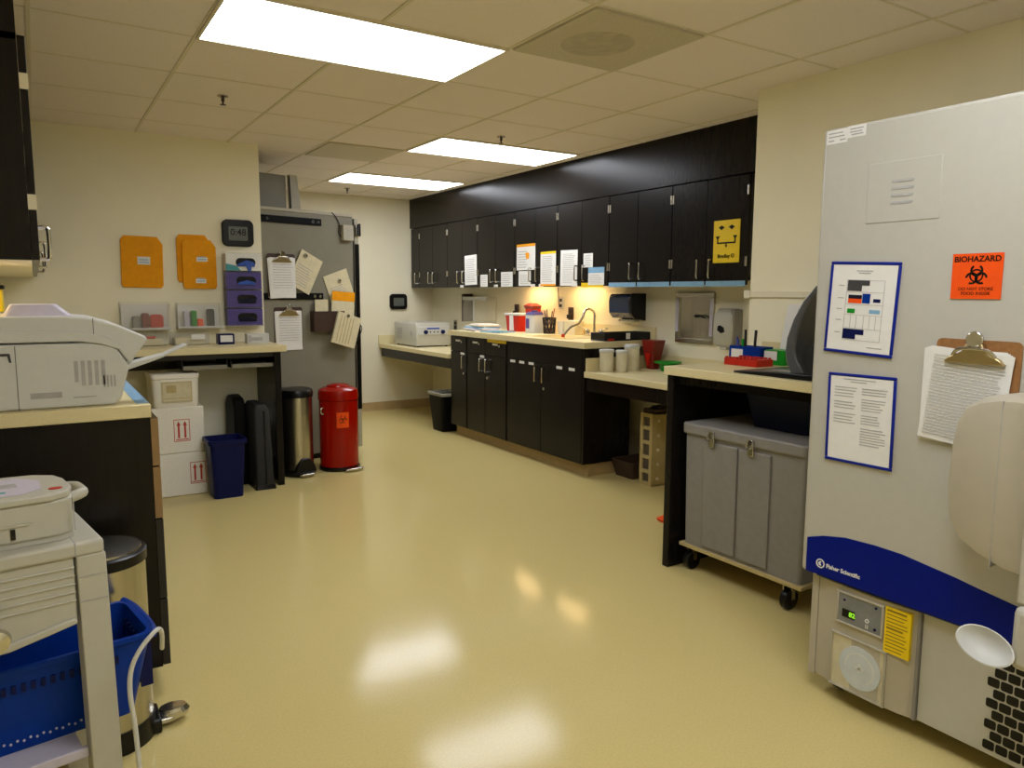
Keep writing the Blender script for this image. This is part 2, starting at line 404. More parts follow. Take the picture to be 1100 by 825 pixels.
B().disc((.03, -.35), .013, 'z', .004, .03, n=12).build('hose_tip', 'redp', t)

def low_counter(y0, y1, label, z=.80):
    t = T('desk_counter', label, 'counter', (3.37, y0, z - .045))
    B(t.location).box(3.37, XA - .001, y0, y1, z - .043, z).build('worktop', 'counter', t, bevel=.003)
    S(B().box(XA - .02, XA - .0005, y0, y1, z + .0005, z + .1).build('trim_6', 'counter'))
    B(t.location).box(3.40, 3.42, y0, y1, z - .145, z - .043).build('apron', 'dark', t)
    return t
t = low_counter(6.447, 8.178, 'low cream desk counter at the far wall under the beige machine', .79)
S(B().box(3.37, XA - .02, 8.179, 8.199, .7905, .89).build('trim_7', 'counter'))
low_counter(2.805, 4.298, 'low cream counter holding white canisters right of the sink', .813)

t = T('high_counter', 'high cream counter with dark end panel beside the freezer', 'counter', (2.61, 1.60, 0))
B(t.location).box(2.61, XR - .001, 1.60, 2.69, .986, 1.028).build('worktop', 'counter', t, bevel=.003)
S(B().box(XR - .02, XR - .0005, 1.60, 2.69, 1.0285, 1.128).build('trim_8', 'counter'))
B(t.location).box(2.632, XR - .001, 2.645, 2.685, 0, .986).build('end_panel', 'dark', t, bevel=.002)
B(t.location).box(2.66, 2.68, 1.62, 2.645, .94, .986).build('apron', 'dark', t)
B(t.location).box(3.325, XR - .001, 1.62, 2.645, .1, .986).build('back_panel', 'dark', t)

# ------------------------------------------------------------------ papers and signs helper
def sheet(name, label, cat, loc, rotz, w, h, roll=0, mt='paper', lines=None, group=None, head=None, th=.002, ink='ink', foot=None):
    o = B().box(-w / 2, w / 2, -th, 0, 0, h).build(name, mt, loc=loc)
    o.rotation_euler = (0, R(roll), R(rotz)); tag(o, label, cat, group)
    if lines:
        b = B(); n, x0, x1, z0, z1 = lines
        for i in range(n):
            z = z1 + (z0 - z1) * i / max(1, n - 1); e = x1 - random.random() * .25 * (x1 - x0)
            b.box(x0 * w - w / 2, e * w - w / 2, -th - .0006, -th, z * h, z * h + h / n * .3 * abs(z1 - z0))
        b.build('print', ink, o)
    if head: B().box(-w / 2, w / 2, -th - .0006, -th, h * (1 - head[1]), h).build('heading_band', head[0], o)
    if foot: B().box(-w / 2, w / 2, -th - .0006, -th, 0, h * foot[1]).build('footing_band', foot[0], o)
    return o
DX = 3.794
def csheet(label, y0, y1, z0, z1, **k):
    return sheet('posted_sheet', label, 'paper', (DX, (y0 + y1) / 2, z0), -90, abs(y0 - y1), z1 - z0, group='sheets taped to the wall cabinets', **k)
csheet('tall white sheet taped alone on the third wall cabinet', 6.86, 6.61, 1.467, 1.769, lines=(12, .1, .9, .1, .85), roll=-1.5)
csheet('shorter white note left of the handles on the fourth wall cabinet', 6.54, 6.40, 1.447, 1.566, lines=(5, .1, .9, .15, .8))
csheet('squarish white note right of the handles on the fourth wall cabinet', 6.145, 5.94, 1.445, 1.584, lines=(6, .1, .9, .12, .82))
o = csheet('white poster with orange heading and orange picture, highest sheet', 5.87, 5.565, 1.594, 1.828, head=('orange', .1), lines=(7, .08, .6, .1, .7))
B().prism([(.01, .10), (.05, .10), (.06, .14), (.03, .16), (-.005, .15)], 'y', -.0035, -.002).build('picture', 'orange', o)
csheet('white half sheet below the orange-headed poster', 5.835, 5.635, 1.451, 1.586, lines=(6, .12, .85, .15, .7))
csheet('cream sheet with yellow bands left of the tall white schedule', 5.48, 5.25, 1.449, 1.745, head=('yellow', .07), foot=('orange', .05), lines=(14, .12, .85, .12, .85))
csheet('tall white schedule right of the yellow-banded sheet', 5.185, 4.95, 1.447, 1.744, lines=(18, .15, .9, .08, .88), roll=1)
csheet('small white note above the blue-topped card', 4.865, 4.745, 1.594, 1.706, lines=(5, .15, .85, .15, .8))
csheet('white card with torn blue top below the small note', 4.80, 4.60, 1.452, 1.592, head=('lblue', .32), lines=(6, .1, .9, .1, .55))
# yellow eyewash sign
t = T('eyewash_sign', 'yellow eyewash sign with black eyes symbol on nearest wall cabinet door', 'sign', (DX, 3.372, 1.585), -90)
B().rrect(-.108, .108, 0, .272, .004, 'y', -.004, 0).build('sign_plate', 'yellow', t)
b = B()
for s in (-1, 1):
    ex = s * .042
    b.prism([(ex - .026, .226), (ex, .24), (ex + .026, .226), (ex, .214)], 'y', -.0052, -.004)
    b.disc((ex, .222), .011, 'y', -.0056, -.004, n=14)
    b.box(s * .072 - .005, s * .072 + .005, -.0052, -.004, .13, .16)
    b.prism([(s * .072 - .018, .172), (s * .072 + .018, .172), (s * .072 + .006, .155), (s * .072 - .006, .155)], 'y', -.0052, -.004)
b.box(-.077, .077, -.0052, -.004, .122, .132).box(-.004, .004, -.0052, -.004, .105, .122)
b.prism([(-.012, .112), (.012, .112), (.0, .098)], 'y', -.0052, -.004)
b.build('eyewash_symbol', 'black', t)
text('sign_lettering', 'Bradley \u00ae', .034, 'black', t, (0, -.005, .042), bold=.0008)

# ------------------------------------------------------------------ things on the sink counter and recess wall
Z1 = 1.025
t = T('paper_stack', 'pile of white and blue papers at the far end of the sink counter', 'papers', (3.62, 6.20, Z1))
for k in range(7):
    b = B(); b.X = Matrix.Translation((random.uniform(-.02, .02), random.uniform(-.03, .03), k * .009)) @ Matrix.Rotation(random.uniform(-.25, .25), 4, 'Z')
    b.box(-.13 + .008 * k, .13, -.15 + .006 * k, .15, 0, .0088).build('paper', ['paper', 'lilac', 'paper', 'lblue', 'paper', 'manila', 'paper'][k], t)
t = T('folded_leaflet', 'pale blue and white booklet lying in front of the paper pile', 'booklet', (3.58, 5.86, Z1), 12)
B().box(-.1, .1, -.13, .13, 0, .012).build('cover', 'lblue', t, bevel=.002)
B().box(-.1, .02, -.13, -.02, .012, .014).build('cover_panel', 'teal', t)
# clear acrylic holder on wall
t = T('acrylic_holder', 'clear acrylic wall holder with white taped edges above the paper pile', 'holder', (XA - .002, 6.95, 1.075), -90)
b = B(); b.box(-.24, .26, -.13, -.126, 0, .26).box(-.24, .26, -.126, 0, 0, .006).box(.256, .26, -.126, 0, 0, .27).box(-.24, -.236, -.126, 0, 0, .27)
b.build('clear_box', 'clear', t)
B().box(-.24, .27, -.136, -.13, .235, .27).box(.0, .02, -.136, -.131, 0, .245).build('white_tape', 'white', t)
B().box(-.29, -.25, -.12, 0, 0, .30).build('black_upright', 'brown', t, bevel=.003)
B().box(-.23, .25, -.012, -.001, .01, .25).build('back_card', 'frost', t)
# sharps container
t = T('sharps_container', 'red sharps container with white lid on the sink counter', 'sharps container', (3.865, 5.96, Z1), -90)
b = B(); b.loft([[(x, y, 0) for x, y in rr(-.105, .105, -.06, .06, .02)], [(x, y, .15) for x, y in rr(-.12, .12, -.07, .07, .02)]]); b.build('bin', 'redp', t)
B().rrect(-.128, .128, -.078, .078, .02, 'z', .15, .172).build('lid', 'white', t, bevel=.004)
B().box(-.03, .03, -.074, -.06, .01, .15).build('front_label', 'paper', t)
t = T('specimen_tub', 'white tub with purple label and purple cap beside the red sharps container', 'tub', (3.84, 5.64, Z1), -90)
B().rrect(-.07, .07, -.06, .06, .02, 'z', 0, .165).build('tub_body', 'white', t, bevel=.004)
B().loft([[(x, y, .165) for x, y in rr(-.074, .074, -.064, .064, .02)], [(x, y, .19) for x, y in rr(-.055, .055, -.05, .05, .02)]]).disc((0, 0), .03, 'z', .19, .205).build('cap', 'purple', t)
B().box(-.05, .005, -.0612, -.06, .04, .13).build('tub_label', 'purple', t)
t = T('sharps_container', 'red bin with flared top standing behind the purple-capped tub', 'sharps container', (4.0, 5.90, Z1), -90)
b = B(); b.loft([[(x, y, 0) for x, y in rr(-.06, .06, -.045, .045, .02)], [(x, y, .21) for x, y in rr(-.07, .07, -.05, .05, .02)]]); b.build('bin', 'redp', t)
B().loft([[(x, y, .21) for x, y in rr(-.07, .07, -.05, .05, .02)], [(x, y, .24) for x, y in rr(-.10, .08, -.055, .055, .02)], [(x, y, .265) for x, y in rr(-.04, .03, -.03, .03, .01)]]).build('flared_lid', 'dred', t)
t = T('pen_cup', 'black wire mesh pen cup full of pens on the sink counter', 'pen cup', (3.88, 5.46, Z1))
b = B()
for k in range(12):
    a = k * math.pi / 6
    b.tube([(.05 * math.cos(a), .05 * math.sin(a), 0), (.06 * math.cos(a + .5), .06 * math.sin(a + .5), .14)], .004, 6); b.tube([(.05 * math.cos(a), .05 * math.sin(a), 0), (.06 * math.cos(a - .5), .06 * math.sin(a - .5), .14)], .004, 6)
b.lathe([(.046, 0), (.054, 0), (.054, .012), (.001, .012)]); b.arc((0, 0), .054, .062, 0, 359.9, 'z', .135, .145, n=24); b.build('mesh_cup', 'rubber', t)
for k, c in enumerate(('black', 'navy', 'rubber', 'dred')):
    a = k * 1.6 + .4
    B().tube([(.015 * math.cos(a), .015 * math.sin(a), .016), (.05 * math.cos(a), .05 * math.sin(a), .20 + .008 * k)], .005, 8).build('pen', c, t)
t = T('paper_cup', 'short white cup between pen cup and tan carton', 'cup', (3.95, 5.36, Z1))
B().lathe([(.035, 0), (.045, .11), (.048, .112), (.044, .114), (.033, .006), (.001, .006)]).build('cup_body', 'white', t)
t = T('towel_carton', 'tan carton of paper towels left of the tap', 'carton', (3.98, 5.24, Z1), -90)
B().box(-.07, .09, -.05, .05, 0, .12).build('carton_body', 'manila', t, bevel=.003)
B().box(-.05, .07, -.03, .03, .12, .123).build('carton_slot', 'paper', t)
# black tray
t = T('instrument_tray', 'long black tray with white and red tags at near end of the sink counter', 'tray', (3.83, 4.43, Z1))
b = B(); b.box(-.23, .235, -.085, .085, 0, .008).box(-.23, .235, -.085, -.077, .008, .062).box(-.23, .235, .077, .085, .008, .062).box(-.23, -.222, -.077, .077, .008, .062).box(.227, .235, -.077, .077, .008, .062)
b.build('tray_body', 'black', t, bevel=.003)
B().box(-.02, .02, -.0875, -.0855, .012, .058).build('white_tag', 'paper', t)
B().box(-.20, -.14, -.0875, -.0855, .004, .02).build('red_tag', 'redp', t)
# towel dispenser
t = T('towel_dispenser', 'glossy dark paper towel dispenser on wall right of the tap', 'towel dispenser', (XA - .001, 4.555, 1.172), -90)
pr = [(0, 0), (-.11, .02), (-.145, .06), (-.15, .15), (-.14, .195), (-.12, .21), (0, .21)]
B().prism(pr, 'x', -.15, .10).build('cover', 'disp', t, bevel=.008)
B().prism([(0, -.002), (-.115, .018), (-.152, .058), (-.156, .155), (-.13, .214), (0, .214)], 'x', .101, .135).build('side_cover', 'black', t, bevel=.005)
B().box(-.10, .08, -.08, -.02, -.008, .006).build('towel_mouth', 'steel', t)
# steel hatch
t = T('pass_through_hatch', 'stainless steel wall hatch with latch left of the soap dispenser', 'hatch', (XA - .001, 3.89, 1.023), -90)
B().frame(-.185, .185, 0, .37, .035, -.02, 0).build('hatch_frame', 'steel', t, bevel=.002)
B().box(-.15, .15, -.008, 0, .035, .335).build('hatch_door', 'steel', t)
B().tube([(.02, -.008, .2), (.02, -.03, .2), (.07, -.04, .205), (.12, -.03, .19)], .007, 8).disc((.02, .2), .012, 'y', -.02, -.008).build('latch_handle', 'rubber', t)
B().box(-.183, -.155, -.024, -.02, .08, .33).build('bright_edge', 'lilac', t)
B().box(.155, .183, -.024, -.02, .06, .33).build('bright_edge', 'lilac', t)
# soap dispenser
t = T('soap_dispenser', 'off-white soap dispenser with black window right of steel hatch', 'soap dispenser', (XA - .001, 3.545, 1.02), -90)
b = B(); b.loft([[(x, y, z) for x, y in rr(-w, w, -d, 0, .025)] for w, d, z in ((.075, .08, 0), (.085, .105, .03), (.088, .11, .12), (.085, .105, .22), (.07, .075, .265))]); b.build('dispenser_body', 'offw', t)
B().box(.06, .092, -.095, 0, .01, .262).build('side_shell', 'grey', t, bevel=.01)
B().prism([(-.035, .115), (-.03, .145), (-.01, .15), (.02, .135), (.028, .105), (.0, .095)], 'y', -.114, -.1).build('window', 'black', t)
B().box(-.03, .03, -.09, -.03, -.02, .0).build('push_bar', 'offw', t, bevel=.004)
# outlets
def outlet(loc, label, mt='brown', rz=-90, plug=True):
    t = T('wall_outlet', label, 'outlet', loc, rz, 'wall outlets')
    B().rrect(-.036, .036, 0, .115, .006, 'y', -.008, 0).build('cover_plate', mt, t)
    b = B()
    for z in (.032, .082): b.rrect(-.017, .017, z - .014, z + .014, .006, 'y', -.0105, -.008)
    b.build('socket', 'rubber', t)
    if plug:
        p = B().rrect(-.016, .016, .015, .05, .005, 'y', -.04, -.01).build('plug', 'rubber', t)
    return t
outlet((XA - .021, 6.27, 1.16), 'dark outlet on recess wall left behind the sharps container')
outlet((XA - .001, 5.40, 1.145), 'dark outlet with plug on recess wall left of the tap')
outlet((XA - .001, 7.60, .96), 'light switch plate above the desk machine', 'steel', plug=False)
outlet((XA - .001, 5.55, 1.24), 'cream outlet plate under hanging wire near the warm lamp', 'white', plug=False)
o = B((XA - .012, 5.56, 1.26)).tube([(XA - .012, 5.59, 1.438), (XA - .012, 5.585, 1.38), (XA - .012, 5.58, 1.30), (XA - .012, 5.57, 1.262)], .004, 8).build('lamp_cable', 'brown')
tag(o, 'thin dark cable hanging from wall cabinet to cream outlet plate', 'cable')

# ------------------------------------------------------------------ low counter items
Z2 = .813
def canister(x, y, r, h, label):
    t = T('canister', label, 'canister', (x, y, Z2), 0, 'white canisters on the low counter')
    B().lathe([(r * .94, 0), (r * .97, .004), (r, h * .85), (r, h * .86), (.001, h * .86)]).build('canister_body', 'frost', t)
    B().lathe([(r * 1.05, h * .855), (r * 1.06, h * .86), (r * 1.06, h * .96), (r * .98, h), (.001, h)]).build('lid', 'white', t)
canister(3.517, 4.218, .052, .165, 'leftmost white lidded canister of the three on the low counter')
canister(3.603, 4.150, .043, .16, 'middle white canister, shortest of the three on the low counter')
canister(3.737, 4.19, .056, .195, 'rightmost and tallest white canister on the low counter')
S(B().box(3.385, XA - .021, 4.283, 4.2975, .8135, .91).build('trim_9', 'counter'))
t = T('sharps_container', 'dark red tapered sharps container beside the white canisters', 'sharps container', (3.96, 4.20, Z2), -90)
b = B(); b.loft([[(x, y, 0) for x, y in rr(-.035, .035, -.035, .035, .015)], [(x, y, .13) for x, y in rr(-.055, .055, -.055, .055, .015)], [(x, y, .22) for x, y in rr(-.075, .075, -.06, .06, .015)]]); b.build('bin', 'dred', t)
B().prism([(-.03, .12), (.03, .12), (.0, .02)], 'y', -.06, -.02).build('front_chute', 'redp', t)
t = T('plastic_dish', 'bright green open dish on the low counter by the red container', 'dish', (3.94, 4.02, Z2))
B().lathe([(.05, 0), (.065, .05), (.100, .062), (.102, .07), (.062, .058), (.045, .006), (.001, .006)], sx=1, sy=1).build('dish_bowl', 'green', t)

# ------------------------------------------------------------------ high counter items
Z3 = 1.028
t = T('monitor_stand', 'dark grey curved stand on flat black base at the freezer edge', 'stand', (2.84, 2.06, Z3), -90)
B().prism([(-.24, .002), (-.235, .010), (.02, .024), (.34, .026), (.34, 0), (-.20, 0)], 'y', -.18, .16).build('base_plate', 'black', t, bevel=.004)
B().rrect(-.06, .06, -.14, -.06, .004, 'z', .0225, .0245).build('base_badge', 'grey', t)
B().prism([(.10, .02), (.03, .02), (.006, .06), (-.004, .11), (.002, .17), (.03, .25), (.075, .33), (.13, .39), (.17, .40), (.12, .34), (.075, .26), (.05, .18), (.045, .12), (.055, .08)], 'y', -.13, .06).build('curved_arm', 'armg', t, bevel=.008)
B().prism([(.07, .02), (.075, .10), (.11, .15), (.18, .16), (.24, .02)], 'y', -.10, .04).build('arm_block', 'dgrey', t, bevel=.008)

t = T('tube_rack', 'red flat toothed tube rack on the high counter', 'rack', (3.0, 2.50, Z3), -90)
b = B(); b.box(-.10, .105, -.06, .06, 0, .034)
for i in range(9): b.box(-.096 + i * .0225, -.085 + i * .0225, -.06, -.045, .034, .042).box(-.096 + i * .0225, -.085 + i * .0225, .045, .06, .034, .042)
b.build('rack_body', 'redp', t, bevel=.002)
t = T('tube_box', 'blue tube rack with white label behind the red toothed rack', 'rack', (3.14, 2.60, Z3), -90)
b = B(); b.box(-.10, .10, -.05, -.045, 0, .085).box(-.10, .10, .045, .05, 0, .085).box(-.10, -.095, -.045, .045, 0, .085).box(.095, .10, -.045, .045, 0, .085).box(-.10, .10, -.045, .045, .05, .055)
b.build('rack_body', 'blue', t)
B().box(-.085, -.01, -.052, -.05, .015, .07).build('front_label', 'paper', t)
for k, (x, c, h) in enumerate(((-.07, 'purple', .13), (-.04, 'green', .12), (-.03, 'rubber', .17), (.03, 'rubber', .17), (-.09, 'glove', .115))):
    B().tube([(x, -.01, .056), (x + .012 * (k - 2) * .6, -.01, h)], .007, 8).build('tube' if k not in (2, 3) else 'pen', c, t)
t = T('tube_box', 'green box with white label at right of the blue tube rack', 'box', (3.17, 2.435, Z3), -90)
b = B(); b.loft([[(x, y, 0) for x, y in rr(-.055, .055, -.05, .05, .008)], [(x, y, .075) for x, y in rr(-.06, .06, -.055, .055, .008)]]); b.build('box_body', 'green', t)
B().box(-.058, .02, -.058, -.0555, .025, .07).build('front_label', 'paper', t)
o = sheet('instruction_sheet', 'white printed sheet leaning on wall behind the curved stand', 'paper', (3.26, 2.43, Z3 + .001), -90, .19, .31, lines=(14, .35, .9, .1, .9))
o.rotation_euler = (R(-13), 0, R(-90))

# ------------------------------------------------------------------ under the high counter
t = T('storage_tank', 'grey ribbed plastic insulated chest on casters under high counter', 'cart', (2.68, 2.60, 0), -90)
W = .695
B().box(-.01, W + .01, -.008, .52, .125, .142).build('dolly', 'tan', t, bevel=.002)
b = B(); b.loft([[(x, y, .142) for x, y in rr(.008, W - .008, .006, .50, .02)], [(x, y, .70) for x, y in rr(0, W, 0, .51, .02)]])
b.build('chest_body', 'grey', t)
for (a, c) in ((.13, .335), (.345, .52)):
    B().loft([[(x, y, .16) for x, y in ((a + .004, -.004), (c - .002, -.004), (c - .002, .02), (a + .004, .02))], [(x, y, .68) for x, y in ((a, -.012), (c, -.012), (c, .012), (a, .012))]]).build('front_rib', 'grey', t, bevel=.004)
b = B(); b.rrect(-.012, W + .012, -.016, .52, .03, 'z', .70, .755); b.build('lid', 'grey', t, bevel=.01, seg=3)
for x in (.19, .42):
    q = B().box(x - .016, x + .016, -.024, -.012, .66, .735).build('latch', 'chrome', t, bevel=.003)
    B().tube([(x - .012, -.022, .735), (x - .012, -.034, .70), (x + .012, -.034, .70), (x + .012, -.022, .735)], .004, 8).build('latch_loop', 'steel', q)
for x in (.025, W - .09):
    for y in (.05, .46):
        q = B().box(x - .025, x + .025, y - .025, y + .025, .117, .125).box(x - .024, x - .019, y - .012, y + .012, .05, .118).box(x + .019, x + .024, y - .012, y + .012, .05, .118).build('caster_fork', 'steel', t)
        B().disc((y - .0, .047), .047, 'x', x - .016, x + .016, n=24).build('caster_wheel', 'black', q, bevel=.004)
t = T('storage_bin', 'dark navy plastic bin sitting on the grey chest lid', 'bin', (2.98, 2.19, .7555), -90)
b = B(); b.loft([[(x, y, z) for x, y in rr(-w, w, -d, d, .03)] for w, d, z in ((.155, .12, 0), (.19, .15, .17), (.20, .16, .172), (.20, .16, .195), (.185, .145, .195), (.15, .115, .01))]); b.build('bin_body', 'navyd', t)

# under the low counter
t = T('drawer_tower', 'tan five-window box tower under the low counter', 'rack', (3.66, 3.995, 0), -90)
w, h = .125, .53
b = B(); b.frame(0, w, 0, h, .028, 0, .02)
for k in range(1, 5): b.box(.028, w - .028, 0, .02, k * h / 5 - .013, k * h / 5 + .013)
b.box(0, .006, .02, .25, 0, h).box(w - .006, w, .02, .25, 0, h).box(0, w, .244, .25, 0, h).box(0, w, .02, .25, 0, .006).box(0, w, .02, .25, h - .006, h)
b.build('tower_frame', 'tan', t)
for k in range(5): B().box(.03, w - .03, .012, .03, k * h / 5 + .014 + (.016 if k == 0 else 0), (k + 1) * h / 5 - .014 - (.016 if k == 4 else 0)).build('drawer_window', 'bdark', t)
b = B()
for k in range(5): b.disc((.06, (k + .5) * h / 5), .012, 'x', w, w + .006, n=12)
b.build('side_knob', 'frost', t)
t = T('black_box', 'small dark box lying on top of the tan box tower', 'box', (3.78, 3.93, .5305), -90)
B().box(-.06, .055, -.1, .1, 0, .03).build('box_body', 'brown', t, bevel=.004); B().box(-.02, .05, -.06, .06, .03, .05).build('box_lid', 'rubber', t, bevel=.004)
t = T('storage_bin', 'dark brown open bin on floor behind the tan box tower', 'bin', (3.82, 4.20, 0), -90)
b = B(); b.loft([[(x, y, z) for x, y in rr(-w, w, -d, d, .02)] for w, d, z in ((.10, .13, 0), (.125, .16, .13), (.118, .15, .13), (.095, .125, .008))]); b.build('bin_body', 'brown', t)
t = T('floor_scoop', 'small orange scoop on floor by the dark end panel', 'scoop', (3.0, 2.86, 0))
t.location = (2.98, 2.97, 0)
t.location = (3.22, 3.20, 0)
B().loft([[(-.09, -.05, .003), (.06, -.06, .003), (.07, .05, .003), (-.08, .05, .003)], [(-.10, -.05, .02), (.06, -.065, .04), (.075, .055, .04), (-.09, .055, .02)]]).build('scoop_blade', 'bio', t)
B().tube([(.06, 0, .025), (.16, .0, .03)], .012, 8).build('scoop_handle', 'black', t)

# ------------------------------------------------------------------ far desk items
t = T('desktop_analyzer', 'beige desktop machine with two dark knobs on far desk counter', 'machine', (3.56, 7.10, .79), -90)
w, d, h = .43, .60, .265
t.location = (3.49, 7.42, .79); t.rotation_euler = (0, 0, 0)
b = B(); b.loft([[(x, y, z) for x, y in rr(a, c, e, g, .02)] for a, c, e, g, z in ((.0, w, 0, d, .015), (-.0, w, -.006, d, .06), (0, w, .0, d, h - .02), (.012, w - .012, .012, d - .01, h))])
b.build('machine_body', 'offw', t)
B().box(.02, w - .02, -.010, 0, .135, .225).build('control_panel', 'white', t, bevel=.004)
for x in (.11, .32): B().disc((x, .165), .022, 'y', -.03, -.01).build('knob', 'navy', t)
B().box(.13, .28, -.012, -.01, .195, .212).build('blue_band', 'glove', t)
b = B()
for x in (.17, .215, .26): b.disc((x, .165), .008, 'y', -.014, -.01)
b.build('button', 'rubber', t)
b = B()
for k in range(8): b.box(-.002, .002, .36, .52, .08 + k * .016, .088 + k * .016)
b.build('side_vent', 'ink', t)
B().rrect(.10, .14, .12, .17, .005, 'x', -.003, .001).build('side_latch', 'ink', t)
for x in (.04, w - .04):
    for y in (.04, d - .04): B().disc((x, y), .015, 'z', 0, .016, n=12).build('foot', 'rubber', t)
def clock(loc, label, w, h, digits):
    t = T('wall_clock', label, 'clock', loc, 0, 'black digital wall clocks')
    B().rrect(-w / 2, w / 2, -h / 2, h / 2, .04, 'y', -.03, 0).build('clock_case', 'black', t, bevel=.008)
    B().rrect(-w * .3, w * .3, -h * .28, h * .24, .008, 'y', -.0315, -.0295).build('clock_display', 'lcd', t)
    if digits: text('clock_digits', digits, h * .34, 'black', t, (0, -.032, h * .02), bold=.001)
    return t
clock((3.625, YF - .001, 1.28), 'rounded black clock on the far wall above the desk', .22, .18, '')
clock((1.297, YP - .001, 1.815), 'rounded black digital clock above the glove boxes', .225, .195, '0:48')
t = T('waste_bin', 'black waste bin with clear liner beside the far base cabinets', 'waste bin', (3.42, 6.62, 0))
t.location = (3.46, 6.66, 0)
b = B(); b.loft([[(x, y, z) for x, y in rr(-w, w, -d, d, .03)] for w, d, z in ((.10, .12, 0), (.13, .155, .38), (.135, .16, .385), (.128, .152, .385), (.098, .118, .008))]); b.build('bin_body', 'blackm', t)
b = B(); b.loft([[(x, y, z) for x, y in rr(-w, w, -d, d, .03)] for w, d, z in ((.1355, .1605, .362), (.139, .164, .372), (.139, .164, .39), (.126, .15, .393), (.122, .146, .36))], cap=False); b.build('liner', 'liner', t)

# ------------------------------------------------------------------ left back counter
t = T('back_counter', 'cream counter with dark end panel under the orange envelopes', 'counter', (.30, 5.30, 0))
B(t.location).box(.32, 1.485, 5.295, YP - .001, .965, 1.01).build('worktop', 'counter', t, bevel=.003)
B(t.location).box(1.40, 1.445, 5.31, YP - .001, 0, .965).build('end_panel', 'dark', t, bevel=.002)
B(t.location).box(.32, 1.40, YP - .03, YP - .005, .83, .965).box(.32, 1.40, 5.34, 5.36, .93, .965).build('apron', 'darkin', t)
for x, lab in ((.95, 'left grey pull-out tray hung under the back counter'), (1.262, 'right grey pull-out tray hung under the back counter')):
    t = T('pull_out_tray', lab, 'tray', (x, 5.37, .925), 0, 'trays hung under the back counter')
    B().box(-.135, .135, .0, .36, -.065, -.055).build('tray_base', 'grey', t, bevel=.002)
    B().box(-.14, .14, -.01, .0, -.068, -.04).build('tray_lip', 'fridge', t, bevel=.002)
    B().box(-.145, -.1405, 0, .36, -.065, .005).build('slide_rail', 'rubber', t)
    B().box(.1405, .145, 0, .36, -.065, .005).build('slide_rail', 'rubber', t)
    B().rrect(-.11, .11, .03, .3, .02, 'z', -.055, -.035).build('tray_insert', 'dgrey', t)
Z4 = 1.01
# orange wall folders
def folder(x0, x1, z0, z1, y, label, flap=0, notes=(), roll=0):
    w = x1 - x0; h = z1 - z0
    t = T('wall_folder', label, 'folder', ((x0 + x1) / 2, y, z0), 0, 'orange envelopes pinned to the wall', roll=roll)
    B().prism([(-w / 2 + .012, 0), (w / 2 - .012, 0), (w / 2, .02), (w / 2, h - .05), (w / 2 - .035, h), (-w / 2 + .02, h), (-w / 2, h - .03), (-w / 2, .02)], 'y', -.012, 0).build('envelope', 'orange', t, bevel=.003)
    B().prism([(-w / 2 + .004, h - .075), (w / 2 - .004, h - .075), (w / 2 - .002, h - .05), (w / 2 - .036, h - .002), (-w / 2 + .02, h - .002), (-w / 2 + .002, h - .03)], 'y', -.0145, -.012).build('flap', 'orange', t)
    for (a, c, e, g) in notes:
        n = B().box(a, c, -.0155, -.0125, e, g).build('note', 'paper', t)
        B().box(a + .008, c - .008, -.016, -.0155, e + .012, e + .018).box(a + .008, c - .012, -.016, -.0155, e + .03, e + .036).build('note_print', 'lblue', n)
folder(.512, .778, 1.41, 1.765, YP - .001, 'left orange envelope with a single white note on the wall', notes=((-.03, .05, .16, .215),), roll=1)
folder(.872, 1.10, 1.45, 1.79, YP - .001, 'hidden orange envelope behind the right one, only left edge and top showing')
folder(.905, 1.135, 1.405, 1.755, YP - .0165, 'right front orange envelope with two small white notes', notes=((-.02, .055, .195, .225), (-.03, .04, .04, .07)))
# glove dispenser
t = T('glove_rack', 'white framed wall rack holding the column of four glove boxes', 'rack', (1.31, YP - .001, 1.13))
b = B(); b.box(-.135, .135, -.006, 0, 0, .545).box(-.135, -.128, -.11, -.006, 0, .545).box(.128, .135, -.11, -.006, 0, .545)
for k in range(4): b.box(-.128, .128, -.105, -.006, k * .134, k * .134 + .006)
b.box(-.128, .128, -.11, -.105, 0, .012); b.build('rack_frame', 'clear', t)
B().box(.1355, .142, -.03, 0, .02, .5).build('side_edge', 'white', t)
for k in range(4):
    top = k == 3
    g = T('glove_box', ['lowest purple glove box in the wall rack', 'second purple glove box from the bottom of wall rack', 'purple glove box directly under the teal and white one', 'teal and white glove box at top of the wall rack'][k], 'glove box', (1.31, YP - .008, 1.1365 + k * .134), 0, 'glove boxes in the wall rack')
    b = B(); b.box(-.125, .125, -.095, 0, 0, .124, 0)
    b.build('carton', 'paper' if top else 'purple', g, bevel=.002)
    if top: B().prism([(-.125, .0), (-.02, .0), (-.05, .035), (-.125, .05)], 'y', -.0965, -.095).build('carton_band', 'teal', g)
    B().rrect(-.055, .085, .03, .092, .03, 'y', -.0975, -.094).build('opening', 'black', g)
    b = B(); b.prism([(-.05, .03), (.08, .03), (.075, .05 + .012 * (k % 2)), (.02, .066 + .01 * top), (-.04, .05)], 'y', -.106, -.097)
    if top: b.prism([(.0, .055), (.06, .06), (.05, -.005), (.03, -.01), (.02, .02)], 'y', -.11, -.10)
    b.build('glove', 'glove' if k >= 2 else 'navyd', g, bevel=.005)
